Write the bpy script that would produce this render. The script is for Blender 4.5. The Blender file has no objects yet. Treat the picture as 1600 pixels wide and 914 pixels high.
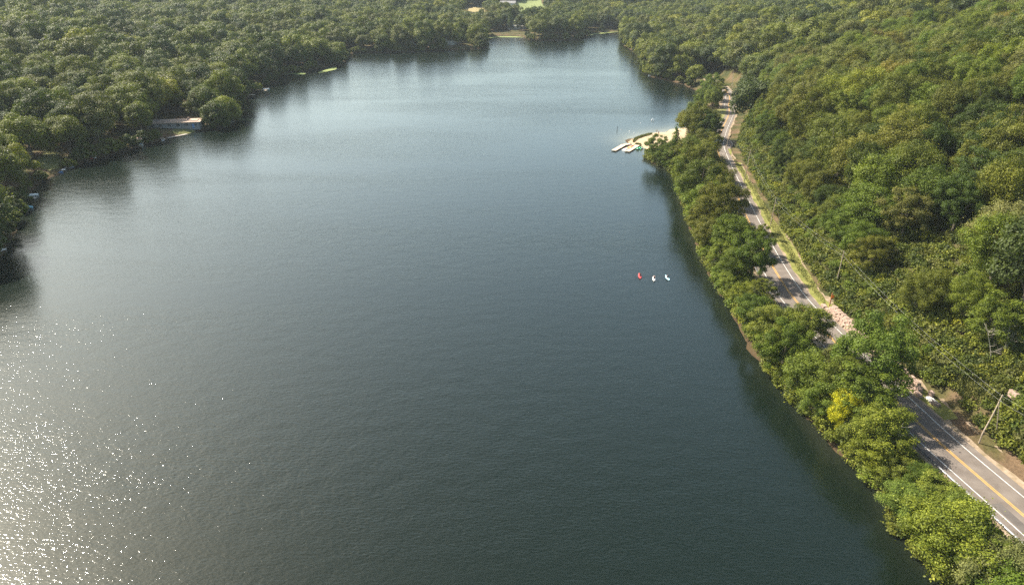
import bpy, math, random
import numpy as np
from mathutils import Vector, Matrix
S = bpy.context.scene
RAD = math.radians

# ------------------------------------------------------------------ camera, sky, sun, exposure
CAMZ, PITCH, FPX = 80.0, RAD(26.1), 1067.0
cam_d = bpy.data.cameras.new('camera'); cam = bpy.data.objects.new('camera', cam_d)
S.collection.objects.link(cam); S.camera = cam
cam.location = (0, 0, CAMZ); cam.rotation_euler = (RAD(90) - PITCH, 0, 0)
cam_d.sensor_width = 36.0; cam_d.lens = 36.0 * FPX / 1600.0
cam_d.clip_start = 0.5; cam_d.clip_end = 12000
SUN_EL, SUN_AZ = RAD(45.5), RAD(-58.0)          # azimuth from +Y, negative = towards -X
world = bpy.data.worlds.new('World'); S.world = world; world.use_nodes = True
wt = world.node_tree; wt.nodes.clear()
sky = wt.nodes.new('ShaderNodeTexSky'); sky.sky_type = 'NISHITA'; sky.sun_disc = False
sky.sun_elevation = SUN_EL; sky.sun_rotation = SUN_AZ
sky.altitude = 100; sky.air_density = 1.0; sky.dust_density = 3.0; sky.ozone_density = 1.0
bg = wt.nodes.new('ShaderNodeBackground'); bg.inputs[1].default_value = 0.16
wo = wt.nodes.new('ShaderNodeOutputWorld')
# summer haze brightens the lower sky
tcw = wt.nodes.new('ShaderNodeTexCoord'); sxw = wt.nodes.new('ShaderNodeSeparateXYZ'); crw = wt.nodes.new('ShaderNodeValToRGB'); mxw = wt.nodes.new('ShaderNodeMix')
wt.links.new(tcw.outputs['Generated'], sxw.inputs[0]); wt.links.new(sxw.outputs['Z'], crw.inputs['Fac'])
ew = crw.color_ramp.elements; ew[0].position = 0; ew[0].color = (.98, 1, .87, 1); ew[1].position = .85; ew[1].color = (.36, .36, .34, 1)
for p_, c_ in ((.30, (.97, 1.0, .86, 1)), (.54, (.95, .98, .84, 1)), (.70, (.52, .53, .45, 1))): e_ = ew.new(p_); e_.color = c_
mxw.data_type = 'RGBA'; mxw.blend_type = 'MULTIPLY'; mxw.inputs[0].default_value = 1
wt.links.new(sky.outputs[0], mxw.inputs[6]); wt.links.new(crw.outputs[0], mxw.inputs[7]); wt.links.new(mxw.outputs[2], bg.inputs[0]); wt.links.new(bg.outputs[0], wo.inputs[0])
sd = bpy.data.lights.new('sun', 'SUN'); sun = bpy.data.objects.new('sun', sd); S.collection.objects.link(sun)
sd.energy = 5.0; sd.angle = RAD(0.53); sd.color = (1.0, 0.925, 0.79)
sdir = Vector((math.sin(SUN_AZ) * math.cos(SUN_EL), math.cos(SUN_AZ) * math.cos(SUN_EL), math.sin(SUN_EL)))
sun.rotation_euler = sdir.to_track_quat('Z', 'Y').to_euler(); sun.location = sdir * 300
S.view_settings.view_transform = 'Standard'; S.view_settings.look = 'None'
S.view_settings.exposure = 1.34; S.view_settings.gamma = 1.0; S.view_settings.use_curve_mapping = False
S.render.engine = 'CYCLES'
S.cycles.use_denoising = False; S.cycles.denoiser = 'OPENIMAGEDENOISE'; S.cycles.denoising_input_passes = 'RGB_ALBEDO_NORMAL'
S.cycles.max_bounces = 5; S.cycles.diffuse_bounces = 2; S.cycles.glossy_bounces = 2
S.cycles.transmission_bounces = 3; S.cycles.volume_bounces = 0; S.cycles.transparent_max_bounces = 6
S.cycles.sample_clamp_indirect = 3.0

# ------------------------------------------------------------------ helpers
cp, sp_ = math.cos(PITCH), math.sin(PITCH)
def G(px, py, z=0.0):
    """point on the level z that stands where the survey sheet shows it"""
    x = (px - 800) / FPX; y = (457 - py) / FPX
    d = (x, cp + y * sp_, -sp_ + y * cp); t = (z - CAMZ) / d[2]
    return np.array([d[0] * t, d[1] * t])
def proj(X, Y, Z):
    Zr = Z - CAMZ; dep = Y * cp - Zr * sp_; up = Y * sp_ + Zr * cp
    dep = np.where(dep > 1, dep, 1e-3)
    return 800 + FPX * X / dep, 457 - FPX * up / dep, dep
def chaikin(P, n=2, closed=False):
    P = np.array(P, float)
    for _ in range(n):
        Q = np.roll(P, -1, 0) if closed else P[1:]
        A = P if closed else P[:-1]
        R = np.empty((2 * len(A), 2)); R[0::2] = A * .75 + Q * .25; R[1::2] = A * .25 + Q * .75
        P = R if closed else np.vstack([P[:1], R, P[-1:]])
    return P
def seg_dist(P, L, closed=False):
    """distance to a polyline, its nearest segment, the place on it and the side"""
    A = L if closed else L[:-1]; B = np.roll(L, -1, 0) if closed else L[1:]
    best = np.full(len(P), 1e18); side = np.zeros(len(P)); tt = np.zeros(len(P))
    acc = 0.0
    for a, b in zip(A, B):
        ab = b - a; l2 = ab @ ab
        if l2 < 1e-9: continue
        u = np.clip(((P - a) @ ab) / l2, 0, 1)
        q = P - (a + u[:, None] * ab); d = (q * q).sum(1)
        m = d < best; best[m] = d[m]
        cr = ab[0] * (P[:, 1] - a[1]) - ab[1] * (P[:, 0] - a[0])
        side[m] = np.sign(cr[m]); tt[m] = acc + u[m] * math.sqrt(l2)
        acc += math.sqrt(l2)
    return np.sqrt(best), side, tt
def inside(P, L):
    x, y = P[:, 0], P[:, 1]; c = np.zeros(len(P), bool)
    for a, b in zip(L, np.roll(L, -1, 0)):
        if a[1] == b[1]: continue
        m = ((a[1] > y) != (b[1] > y)) & (x < (b[0] - a[0]) * (y - a[1]) / (b[1] - a[1]) + a[0]); c ^= m
    return c
rs = np.random.RandomState(11); random.seed(11)
_perm = rs.rand(64, 64)
def vnoise(x, y):
    xi = np.floor(x).astype(int); yi = np.floor(y).astype(int); fx = x - xi; fy = y - yi
    fx = fx * fx * (3 - 2 * fx); fy = fy * fy * (3 - 2 * fy)
    g = lambda i, j: _perm[i % 64, j % 64]
    return (g(xi, yi) * (1 - fx) + g(xi + 1, yi) * fx) * (1 - fy) + (g(xi, yi + 1) * (1 - fx) + g(xi + 1, yi + 1) * fx) * fy
def sstep(a, b, x): t = np.clip((x - a) / (b - a), 0, 1); return t * t * (3 - 2 * t)

def mesh_obj(name, verts, faces, mat=None, parent=None, smooth=False, mats=None, midx=None):
    me = bpy.data.meshes.new(name)
    me.from_pydata([tuple(map(float, v)) for v in verts], [], [tuple(map(int, f)) for f in faces])
    if mats:
        for m in mats: me.materials.append(m)
        if midx is not None: me.polygons.foreach_set('material_index', midx)
    elif mat: me.materials.append(mat)
    if smooth: me.polygons.foreach_set('use_smooth', [True] * len(me.polygons))
    me.update()
    o = bpy.data.objects.new(name, me); S.collection.objects.link(o)
    if parent: o.parent = parent
    return o
def fast_mesh(name, V, F, mat):
    """V (n,3), F (m,k) with k equal for every face"""
    me = bpy.data.meshes.new(name); k = F.shape[1]
    me.vertices.add(len(V)); me.vertices.foreach_set('co', V.astype(np.float32).ravel())
    me.loops.add(F.size); me.loops.foreach_set('vertex_index', F.astype(np.int32).ravel())
    me.polygons.add(len(F)); me.polygons.foreach_set('loop_start', np.arange(0, F.size, k, dtype=np.int32))
    try: me.polygons.foreach_set('loop_total', np.full(len(F), k, dtype=np.int32))
    except Exception: pass
    me.materials.append(mat); me.update(calc_edges=True); me.validate()
    return me
def link(name, me, parent=None):
    o = bpy.data.objects.new(name, me); S.collection.objects.link(o); o.parent = parent; return o
def thing(name, label, cat, loc=(0, 0, 0), rz=0.0, group=None, scale=1.0):
    o = bpy.data.objects.new(name, None); S.collection.objects.link(o)
    o.location = loc; o.rotation_euler = (0, 0, rz); o.scale = (scale,) * 3; o.empty_display_size = .5
    o['label'] = label; o['category'] = cat
    if group: o['group'] = group
    return o
def tag(o, label, cat, group=None):
    o['label'] = label; o['category'] = cat
    if group: o['group'] = group
    return o
def kind(o, k, label=None, cat=None):
    o['kind'] = k
    if label: o['label'] = label; o['category'] = cat
    return o
class MB:
    def __init__(s): s.v = []; s.f = []
    def add(s, V, F):
        n = len(s.v); s.v += [tuple(v) for v in V]; s.f += [tuple(i + n for i in f) for f in F]; return s
    def box(s, c, d, rz=0, tilt=0, taper=1.0):
        V = []
        for z in (-1, 1):
            k = taper if z > 0 else 1.0
            for x, y in ((-1, -1), (1, -1), (1, 1), (-1, 1)): V.append(Vector((x * d[0] / 2 * k, y * d[1] / 2 * k, z * d[2] / 2)))
        M = Matrix.Rotation(rz, 3, 'Z') @ Matrix.Rotation(tilt, 3, 'X')
        V = [M @ v + Vector(c) for v in V]
        return s.add(V, [(3, 2, 1, 0), (4, 5, 6, 7), (0, 1, 5, 4), (1, 2, 6, 5), (2, 3, 7, 6), (3, 0, 4, 7)])
    def tube(s, pts, rad, n=6):
        pts = [Vector(p) for p in pts]; rad = list(rad) if hasattr(rad, '__len__') else [rad] * len(pts)
        V = []; F = []
        for i, p in enumerate(pts):
            t = (pts[min(i + 1, len(pts) - 1)] - pts[max(i - 1, 0)]).normalized()
            a = t.cross(Vector((0, 0, 1)))
            if a.length < 1e-3: a = Vector((1, 0, 0))
            a.normalize(); b = t.cross(a)
            for k in range(n):
                w = 2 * math.pi * k / n; V.append(p + (a * math.cos(w) + b * math.sin(w)) * rad[i])
        for i in range(len(pts) - 1):
            for k in range(n): F.append((i * n + k, i * n + (k + 1) % n, (i + 1) * n + (k + 1) % n, (i + 1) * n + k))
        F.append(tuple(range(n))[::-1]); F.append(tuple((len(pts) - 1) * n + k for k in range(n)))
        return s.add(V, F)
    def ell(s, c, r, n=10, m=6, zmin=-1.0):
        V = []; F = []
        for j in range(m + 1):
            ph = math.pi * j / m
            for k in range(n):
                w = 2 * math.pi * k / n
                V.append((c[0] + r[0] * math.sin(ph) * math.cos(w), c[1] + r[1] * math.sin(ph) * math.sin(w), c[2] + r[2] * max(zmin, math.cos(ph))))
        for j in range(m):
            for k in range(n): F.append((j * n + k, (j + 1) * n + k, (j + 1) * n + (k + 1) % n, j * n + (k + 1) % n))
        return s.add(V, F)
    def loft(s, rings):
        n = len(rings[0]); V = [p for r in rings for p in r]; F = []
        for i in range(len(rings) - 1):
            for k in range(n): F.append((i * n + k, i * n + (k + 1) % n, (i + 1) * n + (k + 1) % n, (i + 1) * n + k))
        F.append(tuple(range(n))[::-1]); F.append(tuple((len(rings) - 1) * n + k for k in range(n)))
        return s.add(V, F)
    def build(s, name, mat, parent=None, smooth=False): return mesh_obj(name, s.v, s.f, mat, parent, smooth)

# ------------------------------------------------------------------ materials
def new_mat(name):
    m = bpy.data.materials.new(name); m.use_nodes = True; nt = m.node_tree
    b = nt.nodes['Principled BSDF']; return m, nt, b
def simple(name, col, rough=.7, var=.15, scale=3.0, bump=0.0, metal=0.0, spec=.3, col2=None, detail=4):
    m, nt, b = new_mat(name)
    geo = nt.nodes.new('ShaderNodeNewGeometry'); nz = nt.nodes.new('ShaderNodeTexNoise')
    nz.inputs['Scale'].default_value = scale; nz.inputs['Detail'].default_value = detail
    nt.links.new(geo.outputs['Position'], nz.inputs['Vector'])
    cr = nt.nodes.new('ShaderNodeValToRGB'); cr.color_ramp.elements[0].position = .3; cr.color_ramp.elements[1].position = .7
    c2 = col2 or tuple(min(1, c * (1 + var)) for c in col)
    cr.color_ramp.elements[0].color = (*[c * (1 - var) for c in col], 1) if not col2 else (*col, 1)
    cr.color_ramp.elements[1].color = (*c2, 1)
    nt.links.new(nz.outputs['Fac'], cr.inputs['Fac']); nt.links.new(cr.outputs['Color'], b.inputs['Base Color'])
    b.inputs['Roughness'].default_value = rough; b.inputs['Metallic'].default_value = metal
    b.inputs['Specular IOR Level'].default_value = spec
    if bump:
        bp = nt.nodes.new('ShaderNodeBump'); bp.inputs['Strength'].default_value = bump; bp.inputs['Distance'].default_value = .1
        nt.links.new(nz.outputs['Fac'], bp.inputs['Height']); nt.links.new(bp.outputs[0], b.inputs['Normal'])
    return m
def foliage_mat(name, mode, spec=.35):
    """mode 'object': tone from the object's own colour; 'wood': tone varies from tree to tree"""
    m = bpy.data.materials.new(name); m.use_nodes = True; nt = m.node_tree; nt.nodes.clear(); N = nt.nodes.new; Lk = nt.links.new
    oi = N('ShaderNodeObjectInfo')
    if mode == 'object': base = oi.outputs['Color']
    else:
        cr = N('ShaderNodeValToRGB'); el = cr.color_ramp.elements
        cols = [(0, (0.073, 0.092, 0.013)), (.18, (0.104, 0.114, 0.015)), (.34, (0.054, 0.071, 0.012)), (.50, (0.117, 0.131, 0.017)),
                (.66, (0.095, 0.100, 0.022)), (.78, (0.135, 0.149, 0.018)), (.88, (0.043, 0.059, 0.012)), (.975, (0.184, 0.182, 0.016))]
        el[0].position = 0; el[0].color = (*cols[0][1], 1); el[1].position = cols[1][0]; el[1].color = (*cols[1][1], 1)
        for p_, c in cols[2:]: e = el.new(p_); e.color = (*c, 1)
        cr.color_ramp.interpolation = 'CONSTANT'
        Lk(oi.outputs['Random'], cr.inputs['Fac']); base = cr.outputs['Color']
    at = N('ShaderNodeAttribute'); at.attribute_name = 'tone'
    hs = N('ShaderNodeHueSaturation'); Lk(base, hs.inputs['Color'])
    mr = N('ShaderNodeMapRange'); mr.inputs['To Min'].default_value = .45; mr.inputs['To Max'].default_value = 1.55
    Lk(at.outputs['Fac'], mr.inputs['Value']); Lk(mr.outputs[0], hs.inputs['Value'])
    mh = N('ShaderNodeMapRange'); mh.inputs['To Min'].default_value = .515; mh.inputs['To Max'].default_value = .485
    Lk(at.outputs['Fac'], mh.inputs['Value']); Lk(mh.outputs[0], hs.inputs['Hue'])
    p = N('ShaderNodeBsdfPrincipled'); Lk(hs.outputs[0], p.inputs['Base Color'])
    p.inputs['Roughness'].default_value = .52; p.inputs['Specular IOR Level'].default_value = spec * .42
    tr = N('ShaderNodeBsdfTranslucent')
    mx = N('ShaderNodeMix'); mx.data_type = 'RGBA'; mx.blend_type = 'MULTIPLY'; mx.inputs[0].default_value = 1
    Lk(hs.outputs[0], mx.inputs[6]); mx.inputs[7].default_value = (1.35, 1.5, .5, 1); Lk(mx.outputs[2], tr.inputs['Color'])
    ms = N('ShaderNodeMixShader'); ms.inputs[0].default_value = .25; Lk(p.outputs[0], ms.inputs[1]); Lk(tr.outputs[0], ms.inputs[2])
    o = N('ShaderNodeOutputMaterial'); Lk(ms.outputs[0], o.inputs[0]); return m
M = {}
M['leaf'] = foliage_mat('leaves', 'object'); M['leafw'] = foliage_mat('woodland_leaves', 'wood', .45)
M['bark'] = simple('bark', (.13, .105, .08), .9, .35, 4)
M['deadbark'] = simple('dead_bark', (.27, .24, .19), .9, .2, 6)
M['asphalt'] = simple('asphalt', (.115, .094, .080), .9, .1, .35, col2=(.178, .150, .130), detail=10)
M['patch'] = simple('asphalt_patch', (.085, .074, .068), .92, .1, .6, col2=(.12, .105, .095), detail=8)
M['lane'] = simple('white_paint', (.42, .41, .39), .7, .1, 1.6, col2=(.72, .72, .70), detail=9)
M['yellow'] = simple('yellow_paint', (.46, .26, .07), .7, .1, 1.6, col2=(.70, .38, .06), detail=9)
M['gravel'] = simple('pink_gravel', (.15, .115, .06), .95, .2, .7, .4, col2=(.36, .27, .20), detail=9)
M['verge'] = simple('verge_grass', (.10, .11, .022), .95, .2, .45, .5, col2=(.23, .22, .06), detail=9)
M['lawn'] = simple('lawn_grass', (.10, .11, .03), .95, .2, .25, .3, col2=(.20, .19, .065), detail=6)
M['field'] = simple('crop_field', (.25, .20, .09), .95, .1, .02, col2=(.32, .26, .12))
M['pasture'] = simple('pasture', (.13, .16, .06), .95, .1, .02, col2=(.19, .22, .085))
M['sand'] = simple('beach_sand', (.30, .23, .145), .95, .06, .25, .2, col2=(.40, .31, .21), detail=8)
M['algae'] = simple('algae_mat', (.09, .13, .03), .9, .2, .15, .2, col2=(.24, .27, .09), detail=8)
M['stone'] = simple('pink_stone', (.19, .13, .10), .92, .2, 1.8, .8, col2=(.40, .29, .235), detail=9)
M['palestone'] = simple('pale_concrete', (.62, .60, .56), .9, .1, 2, .2)
M['steel'] = simple('galvanised_steel', (.20, .21, .23), .5, .12, 2, metal=.3, spec=.5)
M['pole'] = simple('weathered_pole', (.34, .27, .20), .9, .2, 3)
M['rustpole'] = simple('rusty_post', (.24, .10, .05), .9, .3, 3)
M['wire'] = simple('aluminium_wire', (.3, .3, .3), .5, .05, 1)
M['insul'] = simple('grey_porcelain', (.45, .45, .45), .4, .05, 1)
M['orange'] = simple('orange_sign', (.75, .20, .03), .6, .05, 1)
M['deck'] = simple('dock_boards', (.50, .41, .31), .85, .15, 3)
M['wood'] = simple('grey_dock_boards', (.34, .30, .26), .85, .2, 3)
M['whiteplastic'] = simple('white_hull', (.80, .80, .80), .4, .04, 1, spec=.5)
M['lightblue'] = simple('light_blue_hull', (.42, .72, .86), .35, .04, 1, spec=.5)
M['red'] = simple('red_hull', (.72, .045, .05), .35, .05, 1, spec=.5)
M['redorange'] = simple('orange_hull', (.80, .24, .10), .4, .05, 1, spec=.5)
M['green'] = simple('green_hull', (.02, .42, .20), .4, .05, 1, spec=.5)
M['yellowp'] = simple('yellow_hull', (.85, .55, .08), .4, .05, 1, spec=.5)
M['pinkp'] = simple('pink_hull', (.80, .35, .32), .4, .05, 1, spec=.5)
M['bluehull'] = simple('blue_hull', (.10, .22, .42), .4, .05, 1, spec=.5)
M['dark'] = simple('dark_rubber', (.03, .03, .03), .7, .1, 2)
M['skin'] = simple('skin', (.50, .30, .21), .6, .05, 2)
M['hair'] = simple('dark_hair', (.05, .03, .02), .7, .1, 4)
M['navy'] = simple('navy_cloth', (.04, .05, .10), .9, .1, 3)
M['darkred'] = simple('maroon_cloth', (.22, .02, .03), .9, .1, 3)
M['greyc'] = simple('grey_cloth', (.20, .21, .22), .9, .1, 3)
M['wall'] = simple('pale_siding', (.48, .46, .42), .8, .06, 1)
M['greywall'] = simple('grey_siding', (.20, .20, .20), .8, .08, 1)
M['roof'] = simple('grey_shingles', (.22, .21, .21), .9, .15, 1.5)
M['tanroof'] = simple('tan_membrane_roof', (.26, .19, .15), .85, .08, .5, col2=(.44, .33, .26))
M['glass'] = simple('window_glass', (.04, .05, .06), .12, .05, 1, spec=.8)
M['carpaint'] = simple('silver_blue_paint', (.50, .58, .62), .3, .03, 1, metal=.2, spec=.6)
M['lamp'] = simple('lamp_lens', (.8, .8, .78), .2, .02, 1, spec=.8)

# ------------------------------------------------------------------ the lie of the land
_out = [(1700, 1150), (1560, 985), (1478, 908), (1440, 868), (1405, 828), (1388, 780), (1352, 740), (1305, 696), (1262, 650), (1232, 612), (1203, 580), (1178, 540),
        (1158, 502), (1135, 470), (1120, 440), (1106, 418), (1095, 385), (1078, 345), (1068, 310), (1062, 282), (1044, 266), (1020, 256), (1010, 246),
        (1014, 236), (1000, 229), (985, 226), (976, 221), (984, 217), (1002, 212), (1025, 209), (1045, 205), (1070, 199), (1090, 186), (1100, 170), (1097, 152),
        (1078, 136), (1050, 127), (1012, 119), (1004, 108), (1000, 90), (988, 79), (975, 70), (971, 58), (973, 51), (966, 49.5), (940, 51), (918, 54), (910, 60), (880, 64), (828, 64),
        (820, 58), (790, 57), (762, 58), (757, 66), (757, 75), (735, 78), (690, 79), (640, 81), (585, 83), (550, 83), (543, 88), (540, 97), (520, 103), (480, 112), (440, 116),
        (428, 128), (405, 141), (384, 152), (376, 170), (360, 192), (330, 203), (290, 209), (255, 219), (205, 232), (165, 245), (110, 262), (75, 280), (50, 298),
        (38, 318), (22, 345), (8, 375), (-8, 410), (-60, 480), (-160, 600), (-350, 800), (-700, 1150)]
lake = [G(*p) for p in _out] + [np.array([-160., -200.]), np.array([40., -200.])]
lake = chaikin(lake, 2, True)
_rd = [(2050, 1180), (1760, 945), (1600, 805), (1547, 760), (1459, 684), (1390, 617), (1324, 554), (1254, 482), (1232, 456), (1205, 413), (1181, 368), (1167, 340), (1150, 302),
       (1137, 275), (1127, 252), (1121, 235), (1120, 222), (1126, 206), (1135, 188), (1140, 176), (1138, 163), (1141, 154), (1137, 145), (1130, 137), (1116, 128), (1102, 118)]
road_far = [(1090, 105), (1075, 92), (1055, 78), (1030, 62), (1015, 48), (1010, 30)]
road = chaikin([G(*p, 3.0) for p in _rd], 3)
foot = chaikin(np.vstack([[[420., -200.]], [G(*p, 3.0) for p in _rd + road_far]]), 1)
def to_lake(P):
    d, _, _ = seg_dist(P, lake, True); return np.where(inside(P, lake), -d, d)
def H(X, Y):
    X = np.atleast_1d(np.asarray(X, float)); Y = np.atleast_1d(np.asarray(Y, float)); P = np.stack([X, Y], 1)
    d = to_lake(P); d = d + (vnoise(X / 4.3, Y / 4.3) - .5) * 3.0 + (vnoise(X / 13 + 3, Y / 13) - .5) * 3.4
    rd, side, tt = seg_dist(P, foot)
    s = np.where(side < 0, rd, -rd)                    # + on the hill side of the road
    z = np.where(d < 0, np.maximum(-4, d * .28), 1.6 * (1 - np.exp(-np.maximum(d, 0) / 3.0)))
    land = d > 0
    beach = np.exp(-(((X - 74) / 28) ** 2 + ((Y - 322) / 14) ** 2))
    # right hillside
    A = np.interp(Y, [0, 350, 500, 650, 800, 950, 1300], [80, 80, 58, 34, 18, 12, 12])
    hs = np.maximum(s - 6.5, 0)
    hill = A * (1 - np.exp(-hs / 150.0)) + 2.2 * sstep(0, 9, hs)
    hill += (vnoise(X / 60, Y / 60) - .5) * 14 * sstep(15, 90, hs) + (vnoise(X / 23 + 9, Y / 23) - .5) * 5 * sstep(8, 40, hs)
    flat = 1.4 * sstep(2, 9, d) + .2
    right = X > np.interp(Y, [0, 700, 900, 1000], [0, 100, 160, 170])
    zr = z + np.where(s > -6.5, 1.4 * sstep(1, 6, d), flat * sstep(-22, -5, s)) + hill
    # left and far shores
    dl = np.maximum(d - 6, 0)
    zl = z + .9 * sstep(0, 14, dl) + dl * .055 * sstep(0, 120, dl) + (vnoise(X / 110 + 5, Y / 110 + 3) - .45) * 16 * sstep(20, 160, dl)
    zl += np.where(Y > 700, -dl * .03, 0) * sstep(700, 900, Y)
    w = sstep(-60, 60, X - np.interp(Y, [0, 700, 900, 1400], [0, 100, 190, 330]))
    zz = np.where(land, zl * (1 - w) + zr * w, z)
    far = sstep(1180, 1900, Y); zz = zz + far * (62 + 28 * vnoise(X / 400, Y / 400)) * land
    zz = zz + land * 40 * sstep(985, 1220, Y) * np.exp(-(np.abs(X + 5) / 170) ** 4)
    zz = np.minimum(zz, 98)
    # carriageway bench
    rr, _, _ = seg_dist(P, road)
    k = (1 - sstep(9.5, 14, rr)) * land * sstep(0, 2.5, d)
    zz = zz * (1 - k) + 2.93 * k
    k2 = np.clip(beach * 1.6, 0, 1) * land; zz = zz * (1 - k2) + np.minimum(zz, .25 + .05 * np.maximum(d, 0)) * k2
    return zz
def Hs(x, y): return float(H(x, y)[0])

def GT(px, py):
    x = (px - 800) / FPX; y = (457 - py) / FPX; d = np.array((x, cp + y * sp_, -sp_ + y * cp)); yy = np.arange(60, 3200, 2.0); t = yy / d[1]
    X_, Z_ = d[0] * t, CAMZ + d[2] * t; below = Z_ <= np.maximum(H(X_, yy), 0); i = int(np.argmax(below)) if below.any() else len(yy) - 1
    return np.array([X_[i], yy[i]])
# ground sheet, finer towards the camera
nu, nv = 420, 520
vv = np.linspace(0, 1, nv); Yg = -120 + 420 * vv + 3300 * vv ** 3.2
uu = np.linspace(-1, 1, nu)
Yg2 = np.repeat(Yg, nu); Xg2 = np.tile(uu, nv) * (330 + .95 * np.maximum(Yg2, 0))
Zg2 = H(Xg2, Yg2)
Vg = np.stack([Xg2, Yg2, Zg2], 1)
ii = (np.arange(nv - 1)[:, None] * nu + np.arange(nu - 1)[None]).ravel()
Fg = np.stack([ii, ii + 1, ii + nu + 1, ii + nu], 1)
def ground_mat():
    m, nt, b = new_mat('forest_floor'); N = nt.nodes.new; Lk = nt.links.new
    g = N('ShaderNodeNewGeometry'); n1 = N('ShaderNodeTexNoise'); n1.inputs['Scale'].default_value = .12; n1.inputs['Detail'].default_value = 8
    n2 = N('ShaderNodeTexNoise'); n2.inputs['Scale'].default_value = 1.3; n2.inputs['Detail'].default_value = 6
    Lk(g.outputs['Position'], n1.inputs['Vector']); Lk(g.outputs['Position'], n2.inputs['Vector'])
    c1 = N('ShaderNodeValToRGB'); e = c1.color_ramp.elements; e[0].position = .35; e[0].color = (.040, .045, .016, 1); e[1].position = .62; e[1].color = (.12, .080, .048, 1)
    x = e.new(.5); x.color = (.075, .065, .026, 1)
    Lk(n1.outputs['Fac'], c1.inputs['Fac'])
    mx = N('ShaderNodeMix'); mx.data_type = 'RGBA'; mx.blend_type = 'MULTIPLY'; mx.inputs[0].default_value = .8
    c2 = N('ShaderNodeValToRGB'); c2.color_ramp.elements[0].color = (.4, .4, .4, 1); c2.color_ramp.elements[1].color = (1.6, 1.6, 1.6, 1)
    Lk(n2.outputs['Fac'], c2.inputs['Fac']); Lk(c1.outputs[0], mx.inputs[6]); Lk(c2.outputs[0], mx.inputs[7])
    # wet brown bank at the waterline
    sx = N('ShaderNodeSeparateXYZ'); Lk(g.outputs['Position'], sx.inputs[0])
    mr = N('ShaderNodeMapRange'); mr.inputs['From Min'].default_value = .1; mr.inputs['From Max'].default_value = .9; Lk(sx.outputs['Z'], mr.inputs['Value'])
    m2 = N('ShaderNodeMix'); m2.data_type = 'RGBA'; m2.inputs[6].default_value = (.060, .040, .022, 1); Lk(mr.outputs[0], m2.inputs[0]); Lk(mx.outputs[2], m2.inputs[7])
    Lk(m2.outputs[2], b.inputs['Base Color']); b.inputs['Roughness'].default_value = .95; b.inputs['Specular IOR Level'].default_value = .1
    bp = N('ShaderNodeBump'); bp.inputs['Strength'].default_value = .6; bp.inputs['Distance'].default_value = .4; Lk(n2.outputs['Fac'], bp.inputs['Height']); Lk(bp.outputs[0], b.inputs['Normal'])
    return m
gm = fast_mesh('ground', Vg, Fg, ground_mat()); gm.polygons.foreach_set('use_smooth', [True] * len(gm.polygons))
kind(link('ground', gm), 'structure')

# ------------------------------------------------------------------ the lake
def water_mat():
    m, nt, b = new_mat('lake_water'); N = nt.nodes.new; Lk = nt.links.new
    g = N('ShaderNodeNewGeometry')
    def noise(sx, sy, rot, scale, detail, rough=.5, dist=0.0):
        mp = N('ShaderNodeMapping'); mp.inputs['Rotation'].default_value = (0, 0, RAD(rot)); mp.inputs['Scale'].default_value = (sx, sy, 1)
        Lk(g.outputs['Position'], mp.inputs['Vector'])
        n = N('ShaderNodeTexNoise'); n.inputs['Scale'].default_value = scale; n.inputs['Detail'].default_value = detail
        n.inputs['Roughness'].default_value = rough; n.inputs['Distortion'].default_value = dist
        Lk(mp.outputs[0], n.inputs['Vector']); return n.outputs['Fac']
    rip = noise(.45, 1.0, 8, 2.3, 2.2, .55, .3)          # wind ripples, crests across the view
    chop = noise(.6, 1.0, -20, .30, 2, .5)
    patch = noise(.35, 1.3, -6, .011, 4, .6, .5)          # cat's paws: ruffled and calmer water
    h = N('ShaderNodeMath'); h.operation = 'MULTIPLY_ADD'; h.inputs[1].default_value = 1.6; Lk(chop, h.inputs[0]); Lk(rip, h.inputs[2])
    mr = N('ShaderNodeMapRange'); mr.inputs['From Min'].default_value = .35; mr.inputs['From Max'].default_value = .65
    mr.inputs['To Min'].default_value = .35; mr.inputs['To Max'].default_value = 1.0; Lk(patch, mr.inputs['Value'])
    bp = N('ShaderNodeBump'); bp.inputs['Distance'].default_value = .16; Lk(h.outputs[0], bp.inputs['Height']); Lk(mr.outputs[0], bp.inputs['Strength'])
    Lk(bp.outputs[0], b.inputs['Normal'])
    at = N('ShaderNodeAttribute'); at.attribute_name = 'shallow'
    mx = N('ShaderNodeMix'); mx.data_type = 'RGBA'; mx.inputs[6].default_value = (.0038, .0078, .0050, 1); mx.inputs[7].default_value = (.16, .15, .10, 1)
    Lk(at.outputs['Fac'], mx.inputs[0]); Lk(mx.outputs[2], b.inputs['Base Color'])
    b.inputs['IOR'].default_value = 1.42; b.inputs['Roughness'].default_value = .17; b.inputs['Specular IOR Level'].default_value = .5
    bp.inputs['Distance'].default_value = .034
    b2 = N('ShaderNodeBsdfPrincipled'); b2.inputs['IOR'].default_value = 1.42; b2.inputs['Roughness'].default_value = .055; Lk(mx.outputs[2], b2.inputs['Base Color'])
    bq = N('ShaderNodeBump'); bq.inputs['Distance'].default_value = .155; Lk(h.outputs[0], bq.inputs['Height']); Lk(mr.outputs[0], bq.inputs['Strength']); Lk(bq.outputs[0], b2.inputs['Normal'])
    ms = N('ShaderNodeMixShader'); ms.inputs[0].default_value = .34; Lk(b.outputs[0], ms.inputs[1]); Lk(b2.outputs[0], ms.inputs[2])
    mf = N('ShaderNodeMapRange'); mf.inputs['From Min'].default_value = .38; mf.inputs['From Max'].default_value = .62; mf.inputs['To Min'].default_value = .18; mf.inputs['To Max'].default_value = .52
    Lk(patch, mf.inputs['Value']); Lk(mf.outputs[0], ms.inputs[0])
    Lk(ms.outputs[0], nt.nodes['Material Output'].inputs[0])
    return m
nx, ny = 260, 300
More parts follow.
